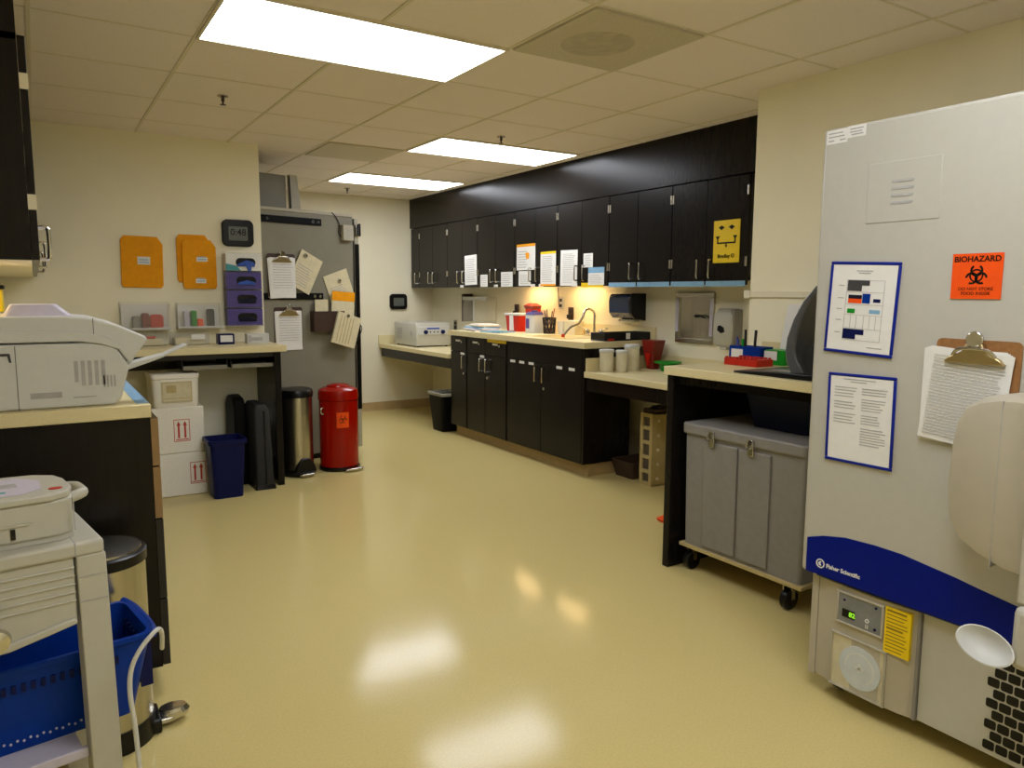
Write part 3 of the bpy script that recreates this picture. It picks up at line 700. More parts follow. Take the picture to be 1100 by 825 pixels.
# acrylic bins on the wall
def wbin(x0, x1, z0, z1, label, items):
    w = x1 - x0; h = z1 - z0
    t = T('wall_bin', label, 'bin', ((x0 + x1) / 2, YP - .001, z0), 0, 'clear wall bins above the back counter')
    b = B(); b.box(-w / 2, w / 2, -.004, 0, 0, h).box(-w / 2, w / 2, -.11, -.106, 0, h * .92).box(-w / 2, -w / 2 + .004, -.106, -.004, 0, h).box(w / 2 - .004, w / 2, -.106, -.004, 0, h)
    b.build('clear_box', 'clear', t); B().box(-w / 2, w / 2, -.11, 0, -.005, 0).box(-w / 2, w / 2, -.112, -.1065, 0, .01).build('bin_floor', 'white', t)
    B().box(-w / 2 + .012, w / 2 - .012, -.02, -.006, .004, h * .9).build('back_card', 'paper', t)
    for (nm, x, z, sw, sh, c) in items:
        q = B().rrect(-sw / 2, sw / 2, 0, sh, min(sw, sh) * .3, 'y', -.03, .03).build(nm, c[1], loc=((x0 + x1) / 2 + x, YP - .06, z0 + z), bevel=.004)
        tag(q, c[0], c[2])
    return t
wbin(.485, .80, 1.123, 1.312, 'left clear acrylic wall bin with red item inside', [
    ('tube_holder', .0, .001, .045, .11, ('red upright tube holder in the left clear wall bin', 'dred', 'holder')),
    ('swab_bundle', .07, .001, .085, .10, ('pale red swab packet in the left clear wall bin', 'redp', 'packet')),
    ('tube_bundle', -.06, .001, .045, .09, ('grey tube bundle in the left clear wall bin', 'grey', 'tubes'))])
wbin(.845, 1.15, 1.128, 1.305, 'right clear acrylic wall bin with green and grey items inside', [
    ('tube_bundle', -.09, .001, .035, .12, ('pale grey tube bundle at left in right clear bin', 'lilac', 'tubes')),
    ('tube_bundle', -.04, .001, .035, .12, ('green tube bundle in the right clear wall bin', 'green', 'tubes')),
    ('swab_bundle', .0, .001, .04, .06, ('orange packet beside green tubes in right clear bin', 'bio', 'packet')),
    ('tape_roll', .075, .001, .045, .13, ('dark grey item at right inside right clear bin', 'dgrey', 'roll'))])
for (x0, x1, lab) in ((.50, .75, 'left clear low tray on the back counter under the wall bins'), (.79, 1.03, 'right clear low tray with white label on the back counter')):
    t = T('counter_tray', lab, 'tray', ((x0 + x1) / 2, 5.70, Z4), 0, 'clear trays on the back counter')
    w = (x1 - x0) / 2
    b = B(); b.box(-w, w, -.09, .09, 0, .004).box(-w, w, -.09, -.086, .004, .09).box(-w, w, .086, .09, .004, .09).box(-w, -w + .004, -.086, .086, .004, .09).box(w - .004, w, -.086, .086, .004, .09)
    b.build('clear_box', 'clear', t)
    B().box(-w + .02, w - .02, -.06, .07, .004, .05).build('tray_contents', 'manila', t, bevel=.004)
    if x0 > .7: B().box(-.0, .09, -.0925, -.0905, .04, .075).build('tray_label', 'paper', t)
    else: B().box(-.02, .06, -.06, .0, .05, .066).build('red_packet', 'redp', t)
t = T('label_box', 'small dark blue box with white label on the back counter', 'box', (1.138, 5.62, Z4))
B().box(-.055, .055, -.045, .045, 0, .075).build('box_body', 'navy', t, bevel=.004)
B().box(-.042, .042, -.0465, -.0455, .018, .065).build('box_label', 'paper', t)
t = T('card_holder', 'white card box printed grey at right end of back counter', 'box', (1.36, 5.62, Z4))
B().box(-.078, .078, -.04, .04, 0, .072).build('box_body', 'white', t, bevel=.003)
B().box(-.07, .03, -.0412, -.0402, .02, .045).box(-.07, -.05, -.0414, -.0402, .012, .06).build('box_print', 'ink', t)

# boxes under the back counter
def arrowbox(cx, cy, w, d, z0, h, ax, label, top=True):
    t = T('foam_carton', label, 'box', (cx, cy, z0), 0, 'white shipping cartons under the back counter')
    B().box(-w / 2, w / 2, -d / 2, d / 2, 0, h).build('carton_body', 'foam', t, bevel=.008)
    q = B().frame(ax - .05, ax + .05, h * .26, h * .26 + .15, .004, -d / 2 - .0015, -d / 2 + .001)
    for s in (-.02, .02):
        q.box(ax + s - .006, ax + s + .006, -d / 2 - .0015, -d / 2 + .001, h * .26 + .022, h * .26 + .11)
        q.prism([(ax + s - .013, h * .26 + .108), (ax + s + .013, h * .26 + .108), (ax + s, h * .26 + .138)], 'y', -d / 2 - .0015, -d / 2 + .001)
    q.box(ax - .04, ax + .04, -d / 2 - .0015, -d / 2 + .001, h * .26 + .010, h * .26 + .016)
    q.build('arrow_label', 'redink', t)
arrowbox(.77, 5.545, .33, .34, 0, .295, .105, 'white shipping carton on floor, bottom of the stack under back counter')
arrowbox(.765, 5.545, .325, .34, .296, .315, .02, 'white shipping carton with red arrows, middle of the stack')
t = T('foam_cooler', 'off-white foam cooler with faded label topping the carton stack', 'cooler', (.76, 5.53, .612))
b = B(); b.loft([[(x, y, z) for x, y in rr(-w, w, -d, d, .03)] for w, d, z in ((.135, .15, 0), (.142, .158, .03), (.145, .16, .19))]); b.build('cooler_body', 'foam', t)
B().rrect(-.15, .15, -.165, .165, .03, 'z', .19, .225).build('cooler_lid', 'foam', t, bevel=.006)
B().box(-.09, .10, -.1645, -.155, .035, .175).build('faded_label', 'manila', t)
B().frame(-.085, .095, .04, .17, .003, -.166, -.1645).box(-.06, .0, -.166, -.1645, .1, .15).box(-.08, .09, -.166, -.1645, .06, .064).build('label_print', 'tan', t)
t = T('waste_bin', 'blue open waste bin beside the white cartons', 'waste bin', (1.03, 5.245, 0))
b = B(); b.loft([[(x, y, z) for x, y in rr(-w, w, -d, d, .03)] for w, d, z in ((.095, .09, 0), (.113, .11, .37), (.126, .123, .372), (.126, .123, .40), (.113, .11, .40), (.092, .087, .008))]); b.build('bin_body', 'navy', t)
t = T('folded_case', 'black folded case with rounded top behind the grey one', 'case', (1.195, 5.62, 0))
b = B(); b.prism([(-.17, 0), (.14, 0), (.14, .56), (.09, .63), (.0, .645), (-.12, .63), (-.17, .57)], 'x', -.05, .03); b.build('case_shell', 'blackm', t, bevel=.02, seg=3)
B().disc((-.174, .22), .03, 'y', -.0, .01)
B().tube([(-.01, -.17, .2), (-.01, -.195, .22), (-.01, -.17, .27)], .008, 8).build('case_latch', 'steel', t)
t = T('folded_case', 'dark grey slim ribbed case standing against the end panel', 'case', (1.30, 5.42, 0))
b = B(); b.loft([[(x, y, z) for x, y in rr(-.066, .058, -.17, .17, .02)] for z in (.03,)] + [[(x - .012, y, z) for x, y in rr(-.055, .052, -.16, .16, .02)] for z in (.56,)] + [[(x - .012, y, z) for x, y in rr(-.035, .032, -.14, .14, .02)] for z in (.60,)])
b.build('case_shell', 'dgrey', t)
B().loft([[(x, y, 0) for x, y in rr(-.075, .068, -.18, .18, .01)], [(x, y, .034) for x, y in rr(-.068, .06, -.172, .172, .01)]]).build('case_foot', 'black', t)
B().prism([(-.177, .035), (-.166, .035), (-.155, .56), (-.166, .56)], 'x', -.004, .006).build('case_seam', 'black', t)

# ------------------------------------------------------------------ refrigerator
t = T('refrigerator', 'tall grey refrigerator with clipboards and papers on its side', 'refrigerator', (2.31, 6.10, 0), 13.6)
FR = t
B().box(-.858, -.02, 0, .85, .05, 2.01).build('cabinet_body', 'fridge', t, bevel=.004)
B().box(-.858, -.02, -.006, .85, 2.01, 2.035).build('top_rim', 'fridgel', t, bevel=.003)
B().box(-.84, -.05, .04, .83, 0, .05).build('plinth', 'black', t)
B().box(-.02, .0, .012, .84, .06, 2.0).build('door_gasket', 'rubber', t)
d = B().box(.0, .040, 0.002, .85, .045, 2.0).build('door', 'fridgel', t, bevel=.004)
B().box(.001, .0405, -.003, .003, .38, 1.79).build('door_edge_trim', 'blackm', d)
h = B().box(.0, .035, -.02, .002, 1.85, 1.95).build('hinge', 'chrome', d, bevel=.004)
B().box(.030, .043, -.03, -.002, 1.855, 1.96).build('hinge_cap', 'black', h, bevel=.003)
B().box(-.855, -.42, .36, .82, 2.036, 2.345).build('compressor_housing', 'fridge', t, bevel=.004)
B().prism([(-.40, 2.035), (-.30, 2.035), (-.335, 2.35), (-.41, 2.35)], 'y', .33, .36).build('side_shroud', 'fridgel', t)
B().tube([(-.398, .326, 2.04), (-.409, .326, 2.34)], .006, 6).build('shroud_seam', 'rubber', t)
for z0, z1, nm in ((1.918, 1.972, 'u'), (1.325, 1.377, 'l')):
    s = B().box(-.847, -.325, -.014, 0, z0, z1).build('mounting_strap', 'blackm', t, bevel=.002)
    b = B()
    for x in (-.80, -.405, -.355): b.disc((x, (z0 + z1) / 2), .013, 'y', -.018, -.014, n=14)
    b.build('screw', 'chrome', s)
def fr_local(x, y, z):
    a = R(13.6); return (2.31 + x * math.cos(a) - y * math.sin(a), 6.10 + x * math.sin(a) + y * math.cos(a), z)
def clipboard(loc, rz, w, h, label, board='brown', pw=None, ph=None, poff=0, roll=0, layers=3, lines=(10, .12, .9, .25, .82), clipz=0, prot=0):
    t = T('clipboard', label, 'clipboard', loc, rz, None, roll)
    B().rrect(-w / 2, w / 2, 0, h, .015, 'y', -.004, 0).build('board', board, t)
    pw = pw or w * .93; ph = ph or h * .93
    for k in range(layers):
        s = B(); s.X = Matrix.Translation((poff, 0, 0)) @ Matrix.Rotation(R((k - layers + 1) * 1.6 + prot), 4, 'Y')
        s.box(-pw / 2, pw / 2, -.006 - .0025 * k, -.004 - .0025 * k, h - .03 - ph, h - .03); q = s.build('paper', 'paper', t)
    yb = -.0055 - .0025 * layers
    b = B(); n, x0, x1, z0, z1 = lines; b.X = Matrix.Rotation(R(prot), 4, 'Y')
    for i in range(n):
        z = h - .03 - ph + ph * (z1 + (z0 - z1) * i / (n - 1)); b.box(poff + pw * (x0 - .5), poff + pw * (x1 - .5) - random.random() * .02, yb - .001, yb, z, z + ph * (.010 if n < 20 else .006))
    b.build('print', 'ink', q)
    zc = h - .02 + clipz
    c = B().prism([(-w * .36, zc - .045), (w * .36, zc - .045), (w * .30, zc - .03), (w * .14, zc - .012), (w * .10, zc + .01), (-w * .10, zc + .01), (-w * .14, zc - .012), (-w * .30, zc - .03)], 'y', yb - .012, -.004).build('clip', 'brass', t, bevel=.003)
    B().disc((0, zc + .022), .023, 'y', yb - .014, yb - .004, n=20).build('clip_eye', 'chrome', c, bevel=.003)
    B().tube([(-w * .25, yb - .008, zc - .025), (-w * .15, yb - .016, zc - .005), (w * .15, yb - .016, zc - .005), (w * .25, yb - .008, zc - .025)], .005, 8).build('clip_spring', 'steel', c)
    return t
clipboard(fr_local(-.695, -.0145, 1.345), 13.6, .235, .335, 'upper dark clipboard with white sheets on grey refrigerator side', roll=0, layers=3, poff=.006)
clipboard(fr_local(-.64, -.001, .94), 13.6, .245, .325, 'lower dark clipboard with white sheets on grey refrigerator side', layers=2, ph=.31)
o = sheet('pamphlet', 'cream leaflet tilted under a magnet beside the upper clipboard', 'leaflet', fr_local(-.555, -.0145, 1.41), 13.6, .21, .30, roll=27, mt='manila', lines=(8, .1, .8, .1, .6), th=.006)
o = sheet('pamphlet', 'cream card tilted left under a magnet near the sensor', 'leaflet', fr_local(-.13, -.001, 1.325), 13.6, .235, .235, roll=-19, mt='manila', lines=(6, .1, .8, .1, .5), th=.006)
for (x, z, y, lab) in ((-.485, 1.672, -.0205, 'round silver magnet on the tilted leaflet'), (-.165, 1.477, -.007, 'round silver magnet on the card near the sensor')):
    g = T('magnet', lab, 'magnet', fr_local(x, y, z), 13.6, 'silver magnets on the refrigerator')
    B().lathe([(.02, 0), (.02, .006), (.013, .016), (.001, .018)], n=18).build('magnet_dome', 'chrome', g).rotation_euler = (R(90), 0, 0)
g = T('file_pocket', 'dark brown magnetic file pocket on refrigerator side', 'pocket', fr_local(-.30, -.001, 1.065), 13.6)
b = B(); b.box(-.145, .145, -.005, 0, 0, .168).box(-.145, .145, -.06, -.055, 0, .165).box(-.145, -.140, -.055, -.005, 0, .165).box(.14, .145, -.055, -.005, 0, .165).box(-.145, .145, -.055, -.005, 0, .005); b.build('pocket_body', 'brown', g)
q = sheet('pocket_folder', 'yellow topped cream folder standing in the brown file pocket', 'folder', fr_local(-.165, -.035, 1.145), 13.6, .22, .245, mt='manila', head=('orange', .32), th=.008, roll=4)
sheet('pocket_card', 'plain cream card at left in the brown file pocket', 'card', fr_local(-.355, -.03, 1.09), 13.6, .12, .235, mt='manila', th=.003)
g = T('booklet', 'cream booklet hanging tilted by clip over the file pocket', 'booklet', fr_local(-.195, -.066, .945), 13.6, None, 17)
B().box(-.115, .115, -.022, 0, 0, .265).build('booklet_pages', 'manila', g, bevel=.002)
b = B()
for k in range(5): b.box(-.08 + k * .03, -.072 + k * .03, -.0232, -.022, .02, .24)
b.build('print', 'tan', g)
B().tube([(.115, -.01, .22), (.15, -.01, .18), (.14, -.0, .08), (.12, .0, .03)], .004, 8).build('cord', 'rubber', g)
B().disc((-.02, .25), .014, 'y', -.03, -.022).build('clip', 'chrome', g)
g = T('door_alarm', 'small beige alarm box with wire at refrigerator top corner', 'sensor', fr_local(-.085, -.001, 1.81), 13.6)
B().rrect(-.055, .045, 0, .13, .01, 'y', -.045, 0).build('alarm_case', 'fridgel', g, bevel=.005)
b = B()
for k in range(4): b.box(-.01, .03, -.0465, -.045, .03 + k * .02, .036 + k * .02)
b.build('alarm_grille', 'ink', g)
B().tube([(-.05, -.012, .03), (-.075, -.008, .06), (-.07, -.008, .14), (-.11, -.008, .20), (-.14, -.007, .225)], .004, 8).build('alarm_wire', 'rubber', g)

# ------------------------------------------------------------------ step cans
t = T('step_can', 'red round biohazard step can in front of the refrigerator', 'waste bin', (1.965, 5.62, 0), 10)
B().lathe([(.150, .03), (.150, .55), (.001, .55)], n=40).build('can_body', 'red', t)
B().lathe([(.158, 0), (.160, .012), (.156, .032), (.001, .032)], n=40).build('base_ring', 'black', t)
B().lathe([(.150, .552), (.157, .556), (.157, .60), (.150, .63), (.115, .65), (.09, .652), (.085, .664), (.06, .672), (.001, .674)], n=40).build('lid', 'red', t)
B().box(-.05, .09, -.195, -.14, .008, .022).rrect(-.03, .1, -.205, -.15, .02, 'z', .006, .026).build('pedal', 'chrome', t, bevel=.004)
B().tube([(-.148, -.03, .50), (-.165, -.03, .49), (-.165, -.03, .46), (-.148, -.03, .45)], .006, 8).build('side_grip', 'chrome', t)
k = t
def bio_symbol(parent, cx, cz, s, y, mt='black'):
    b = B()
    for a in (90, 210, 330):
        px, pz = cx + s * .42 * math.cos(R(a)), cz + s * .42 * math.sin(R(a))
        b.arc((px, pz), s * .33, s * .50, a + 35 - 180 + 180, a + 325, 'y', y - .0006, y, n=20)
        b.box(0, 0, 0, 0, 0, 0)
    b.arc((cx, cz), s * .42, s * .54, 0, 359.9, 'y', y - .0009, y - .0003, n=28)
    b.disc((cx, cz), s * .16, 'y', y - .001, y)
    return b.build('biohazard_symbol', mt, parent)
# curved biohazard sticker on red can
b = B(); ring0 = []
for i in range(9):
    a = R(-125 + 36 * i / 8); ring0.append((.1515 * math.cos(a), .1515 * math.sin(a)))
vs = [(x, y, .345) for x, y in ring0] + [(x, y, .465) for x, y in ring0]
b.add(vs, [(i, i + 1, 9 + i + 1, 9 + i) for i in range(8)])
b.build('biohazard_sticker', 'bio', t)
b = B()
for a in (90, 210, 330):
    for i in range(10):
        th = R(a + 40 + 28 * i); u = .018 * math.cos(R(a)) + .016 * math.cos(th); z = .41 + .018 * math.sin(R(a)) + .016 * math.sin(th)
        aa = R(-107) + u / .152; b.X = Matrix.Translation((.1525 * math.cos(aa), .1525 * math.sin(aa), z)); b.box(-.003, .003, -.001, .001, -.0025, .0025)
b.build('biohazard_symbol', 'black', t)

t = T('step_can', 'slim steel step can with black lid left of the red can', 'waste bin', (1.615, 5.66, 0), 10)
def halfring(w, d, z, n=14):
    # flat back, rounded front
    return [(w * math.cos(R(180 + 180 * i / n)), -d * .25 + d * .75 * math.sin(R(180 + 180 * i / n)), z) for i in range(n + 1)] + [(w, d * .3, z), (-w, d * .3, z)]
B().loft([halfring(.122, .19, z) for z in (.02, .60)]).build('can_body', 'steel', t)
B().loft([halfring(.128, .20, 0), halfring(.132, .205, .01), halfring(.126, .198, .05)]).build('base_ring', 'black', t)
B().loft([halfring(.128, .20, .60), halfring(.129, .20, .635), halfring(.122, .19, .655), halfring(.07, .11, .662)]).build('lid', 'black', t, bevel=.004)
B().prism([(-.09, .03), (.09, .03), (.07, .09), (.03, .14), (-.03, .14), (-.07, .09)], 'y', -.205, -.17).build('pedal_housing', 'black', t, bevel=.008)
B().rrect(-.06, .06, -.245, -.19, .02, 'z', .012, .03).build('pedal', 'chrome', t, bevel=.004)

# ------------------------------------------------------------------ left side: printer counter, drawers, wall cabinets
t = T('printer_counter', 'cream counter along the left wall carrying the white printer', 'counter', (XL, 2.69, .968))
B(t.location).box(XL + .001, .302, 2.69, 5.29, .968, 1.012).box(XL + .001, .315, 5.29, YP - .001, .968, 1.012).build('worktop', 'counter', t, bevel=.003)
for (y, lab) in ((2.71, 'dark drawer cabinet with end panel under the printer'), (3.58, 'dark drawer cabinet second from the printer end of left wall')):
    t = T('drawer_cabinet', lab, 'cabinet', (.299, y, 0), 90, 'dark drawer cabinets on the left wall')
    # faces +x: local -y = +x ; local x = +y
    B().box(0, .86, 0, .645, .09, .966).box(.0, .86, .05, .645, 0, .09).build('cabinet_body', 'dark', t, bevel=.001)
    for k, (z0, z1) in enumerate(((.80, .962), (.618, .796), (.335, .614), (.095, .331))):
        d = B().box(.0, .858, -.024, -.001, z0, z1, 0).build('drawer', 'dark', t, bevel=.001)
        B().box(-.002, .0, -.024, -.001, z0 + .001, z1 - .001).build('drawer_edge', 'card' if k < 2 else 'darkin', d)
        q = B().tube([(.37, -.024, z1 - .06), (.37, -.05, z1 - .06), (.49, -.05, z1 - .06), (.49, -.024, z1 - .06)], .005, 8).build('handle', 'chrome', d)
for i, lab in enumerate(('nearest dark wall cabinet above the white printer', 'dark wall cabinet second along the left wall', 'dark wall cabinet third along the left wall')):
    t = T('wall_cabinet', lab, 'cabinet', (.0, 2.71 + i * 1.03, 1.475), 90, 'dark wall cabinets on the left wall')
    w = 1.026; h = .656
    b = B(); b.box(0, w, .0, .348, h - .018, h).box(0, .02, .0, .348, .0, h).box(w - .02, w, .0, .348, .0, h - .018).box(.02, w - .02, .338, .348, 0, h - .018); b.build('cabinet_body', 'dark', t)
    B().box(.0, w, .001, .347, -.003, -.0005).build('bottom_panel', 'wallw', t)
    B().box(.02, w - .02, .0, .338, .0, .016).build('shelf_floor', 'wallw', t)
    for a, c, hx in ((.0, w / 2 - .002, w / 2 - .04), (w / 2 + .002, w, w / 2 + .04)):
        d = B().box(a, c, -.021, -.001, .0, h - .004).build('door', 'dark', t, bevel=.001)
        handle(d, hx, .015, .14, y=-.021, d=.035)
        for z in (.15, .50):
            B().box(a - .004 if a == 0 else c - .03, a + .03 if a == 0 else c, -.0235, -.0, z, z + .045).build('hinge', 'frost', d)
t = T('under_cabinet_light', 'warm lamp strip under the left wall cabinet', 'lamp', (-.2, 3.0, 1.4715), 90, 'under-cabinet lamps')
B().box(-.2, .3, -.04, .06, -.022, 0).build('lamp_housing', 'white', t)
B().box(-.19, .29, -.03, .05, -.027, -.0225).build('lamp_lens', 'warm2', t)
# blue tape on counter edge
o = B((.285, 3.05, 1.0125)).box(.262, .300, 2.73, 3.62, 1.0125, 1.0135).build('edge_tape', 'lblue'); tag(o, 'light blue tape along the edge of the printer counter', 'tape')
# printer
t = T('printer', 'large white laser printer on the counter at left', 'printer', (0, 2.735, 1.013), 0)
prof = [(-.24, 0), (.20, 0), (.222, .02), (.232, .06), (.244, .105), (.250, .125), (.215, .185), (.19, .2), (.13, .205), (-.24, .205)]
B().prism([(x, z) for x, z in prof], 'y', 0, .40).build('printer_body', 'white', t, bevel=.008, seg=3)
top = [(-.24, .208), (.10, .208), (.16, .2), (.215, .187), (.252, .13), (.310, .212), (.30, .222), (.22, .262), (.15, .284), (.08, .29), (-.24, .29)]
B().prism(top, 'y', .004, .40).build('top_cover', 'white', t, bevel=.008, seg=3)
B().prism([(-.24, .21), (.11, .21), (.17, .2), (.225, .18), (.23, .19), (.19, .222), (.12, .24), (-.08, .244), (-.24, .242)], 'y', -.006, .02).build('side_rib', 'white', t, bevel=.003)
B().box(.152, .1535, .003, .01, .222, .283).box(-.062, -.0605, -.001, .01, .0, .2).build('panel_gap', 'inkd', t)
b = B()
for k in range(5): b.box(.092 + k * .019, .103 + k * .019, -.0012, .002, .068 + (.012 if k == 0 else 0), .148)
for k in range(4): b.box(.172 + k * .01, .177 + k * .01, -.0012, .002, .06, .098)
b.build('side_vent', 'ink', t)
B().box(-.03, .055, -.0012, .002, .034, .052).box(.085, .15, -.0012, .002, .03, .033).build('grip_slot', 'ink', t)
B().prism([(-.10, .178), (-.075, .178), (-.072, .15), (-.078, .15), (-.082, .17), (-.10, .17)], 'y', -.002, .002).build('latch_mark', 'inkd', t)
b = B(); b.prism([(.225, .100), (.36, .146), (.36, .155), (.225, .122)], 'y', .04, .13); b.build('output_tray', 'white', t, bevel=.003)
B().prism([(.355, .144), (.435, .182), (.437, .188), (.355, .152)], 'y', .045, .125).build('tray_extension', 'white', t, bevel=.002)
B().loft([[(x, y, .29) for x, y in rr(-.09, .10, .06, .34, .02)], [(x, y, .325) for x, y in rr(-.07, .06, .08, .32, .02)]]).build('document_feeder', 'lilac', t)
t = T('supply_holder', 'black holder with yellow box standing behind the printer', 'holder', (-.18, 3.45, 1.013))
B().box(-.12, .06, -.08, .08, 0, .27).build('holder_body', 'black', t, bevel=.006)
B().box(-.115, .078, -.075, .075, .29, .375).box(-.115, .052, -.065, .065, .27, .29).build('yellow_box', 'yellow', t, bevel=.004)
B().box(-.12, .085, -.08, .08, .375, .39).build('holder_top', 'black', t, bevel=.004)
B().tube([(.06, -.06, .27), (.10, -.06, .272), (.13, -.06, .29)], .009, 8).build('white_lever', 'white', t)

# ------------------------------------------------------------------ near left: cart, device, basket, can
t = T('step_can', 'steel half-round step can beside the near left drawer cabinet', 'waste bin', (.112, 2.50, 0), 70)
def oval(r, z, n=30, sx=1, sy=1): return [(sx * r * math.cos(2 * math.pi * i / n), sy * r * math.sin(2 * math.pi * i / n), z) for i in range(n)]
B().loft([oval(.130, .03), oval(.130, .57)]).build('can_body', 'steel', t)
B().loft([oval(.134, 0), oval(.136, .015), oval(.133, .07)]).build('base_ring', 'black', t)
B().loft([oval(.134, .57), oval(.135, .60), oval(.126, .606)]).build('lid_ring', 'black', t)
B().loft([oval(.122, .60), oval(.12, .612), oval(.07, .622), oval(.01, .624)]).build('lid', 'steel', t)
t.rotation_euler = (0, 0, R(0))
q = B().rrect(.09, .20, -.035, .035, .03, 'z', .012, .03); q.build('pedal', 'steel', t, bevel=.004)
B().lathe([(.001, .02), (.045, .02), (.05, .035), (.04, .05), (.001, .052)], c=(.185, 0), sy=.7, n=20).build('pedal_cap', 'chrome', t)
B().box(.10, .145, -.06, .06, 0, .045).build('pedal_block', 'black', t, bevel=.006)

t = T('printer_stand', 'off-white plastic stand with ribbed front at the near left', 'stand', (.102, 1.96, 0), 9)
CA = t
WD, DP, HT = .56, .40, .80
b = B(); b.prism([(0, 0), (DP, 0), (DP, .0)], 'x', 0, 0) if False else None
B().box(-WD, .002, 0, DP, .765, HT).build('top', 'offw', t, bevel=.008, seg=3)
B().box(-.060, -.0575, -.001, .06, .77, HT + .0005).build('corner_seam', 'ink', t)
b = B(); b.prism([(-WD + .07, .765), (-.062, .765), (-.062, .612), (-.12, .60), (-.22, .582), (-.34, .582), (-WD + .13, .60), (-WD + .07, .612)], 'y', .008, .03); b.build('front_panel', 'offw', t, bevel=.004)
b = B()
for k in range(5): b.prism([(-WD + .09, .66 + k * .02), (-.062, .66 + k * .02), (-.062, .664 + k * .02), (-WD + .09, .664 + k * .02)], 'y', .004, .012)
b.build('panel_rib', 'offw', t, bevel=.0015)
b = B(); b.prism([(-.064, .622), (-.12, .612), (-.20, .598), (-WD + .1, .598), (-WD + .1, .578), (-.20, .578), (-.12, .594), (-.064, .606)], 'y', -.001, .012); b.build('panel_lip', 'offw', t, bevel=.004)
for xa, xb, xc, xd in ((-.058, .004, -.050, .016), (-WD - .004, -WD + .058, -WD - .016, -WD + .05)):
    for y in (0, DP - .06):
        b = B(); b.loft([[(xa, y + .001, .766), (xb, y + .001, .766), (xb, y + .06, .766), (xa, y + .06, .766)], [(xc, y + .001, 0), (xd, y + .001, 0), (xd, y + .055, 0), (xc, y + .055, 0)]])
        l = b.build('leg', 'offw', t, bevel=.003)
        if y == 0:
            for z in (.715, .655): B().box(xa + .001, xb - .001, -.0006, .002, z, z + .0025).build('leg_seam', 'ink', l)
B().box(-WD + .08, -.065, .03, DP - .03, .265, .283).box(-WD + .06, -.055, .02, .035, .258, .2835).build('lower_shelf', 'lilac', t, bevel=.003)
b = B(); b.lathe([(.001, -.03), (.016, -.03), (.012, -.012), (.022, 0), (.028, .012), (.024, .024), (.001, .03)], n=20)
kk = b.build('knob', 'chrome', t); kk.rotation_euler = (R(90), 0, 0); kk.location = (-.226, -.028, .628)

t = T('tabletop_device', 'off-white tabletop device with touch panel on the near stand', 'machine', (.102, 1.96, HT), 9)
t.location = (.054, 1.992, HT + .001)
foot = [(-.46, 0), (-.034, 0), (-.006, .02), (.0, .055), (.0, .25), (-.46, .25)]
B().prism(foot, 'z', .012, .098).build('device_body', 'offw', t, bevel=.006, seg=3)
B().prism([(x * .97, y + .006 if y < .1 else y - .006) for x, y in foot], 'z', 0, .012).build('device_base', 'offw', t)
topf = [(-.46, -.006), (-.05, -.006), (-.012, .015), (.002, .06), (.002, .15), (-.01, .20), (-.05, .235), (-.12, .25), (-.46, .25)]
B().prism(topf, 'z', .098, .116).build('device_lid', 'offw', t, bevel=.005, seg=3)
B().prism([(-.44, .03), (-.10, .03), (-.06, .06), (-.05, .15), (-.09, .21), (-.44, .22)], 'z', .1165, .1175).build('touch_panel', 'lilac', t)
B().box(-.19, -.165, .185, .215, .1175, .1182).box(-.16, -.14, .20, .215, .1175, .1182).box(-.15, -.13, .06, .075, .1175, .1182).build('panel_marks', 'teal', t)
B().box(-.14, -.10, .11, .15, .1175, .118).build('panel_icon', 'ink', t)
b = B(); b.lathe([(.013, .1162), (.013, .1178), (.001, .1178)], c=(-.034, .045), n=24, sx=1.1, sy=.8); b.build('red_button', 'redp', t)
b = B(); b.tube([(-.002, .06, .085), (.025, .07, .09), (.034, .12, .085), (.030, .17, .085), (0, .19, .085)], .013, 10); b.build('side_grip', 'offw', t)
B().box(-.134, -.125, -.003, .001, .022, .046).build('slot_mark', 'black', t)
B().prism([(-.46, .044), (-.10, .052), (-.09, .057), (-.46, .052)], 'y', -.004, .002).build('front_crease', 'offw', t)
B().box(-.008, -.006, -.001, .002, .02, .09).build('lid_seam', 'ink', t)

# basket
t = T('shopping_basket', 'bright blue plastic shopping basket on the stand shelf', 'basket', (-.01, 2.115, .2845), 9)
t.location = (.016, 2.165, .2845)
x0, x1, d0, hb = -.40, .180, .136, .205
def brect(gx, gy, z): return [(x, y, z) for x, y in rr(x0 + gx, x1 - gx, -d0 + gy, d0 - gy, .03)]
b = B(); b.loft([brect(.05, .03, 0), brect(.008, .006, hb), brect(.0, -.0, hb), brect(0, 0, hb + .012), brect(.014, .012, hb + .012), brect(.055, .036, .006)]); b.build('basket_shell', 'blue', t)
b = B()
for k in range(22): b.box(x0 + .06 + k * .02, x0 + .069 + k * .02, -d0 + .0055, -d0 + .02, hb - .05, hb - .03)
b.build('slot_row', 'navy', t)
b = B()
for k in range(30): b.disc((x0 + .09 + k * .0135, .024 + .004 * (k % 2)), .0028, 'y', -d0 + .0235, -d0 + .035, n=8)
b.build('vent_hole', 'lilac', t)
b = B()
for k in range(6):
    b.prism([(-.085 + k * .03, .05), (-.075 + k * .03, .05), (-.075 + k * .03, hb - .02), (-.085 + k * .03, hb - .02)], 'x', x1 - .03, x1 - .001)
b.build('end_rib', 'navy', t)
b = B(); b.tube([(x1 - .01, -d0 - .004, hb + .008), (x1 + .004, -d0 * .5, hb + .004), (x1 + .004, d0 * .5, hb + .004), (x1 - .01, d0 + .004, hb + .008)], .010, 8); b.build('basket_handle', 'blue', t)
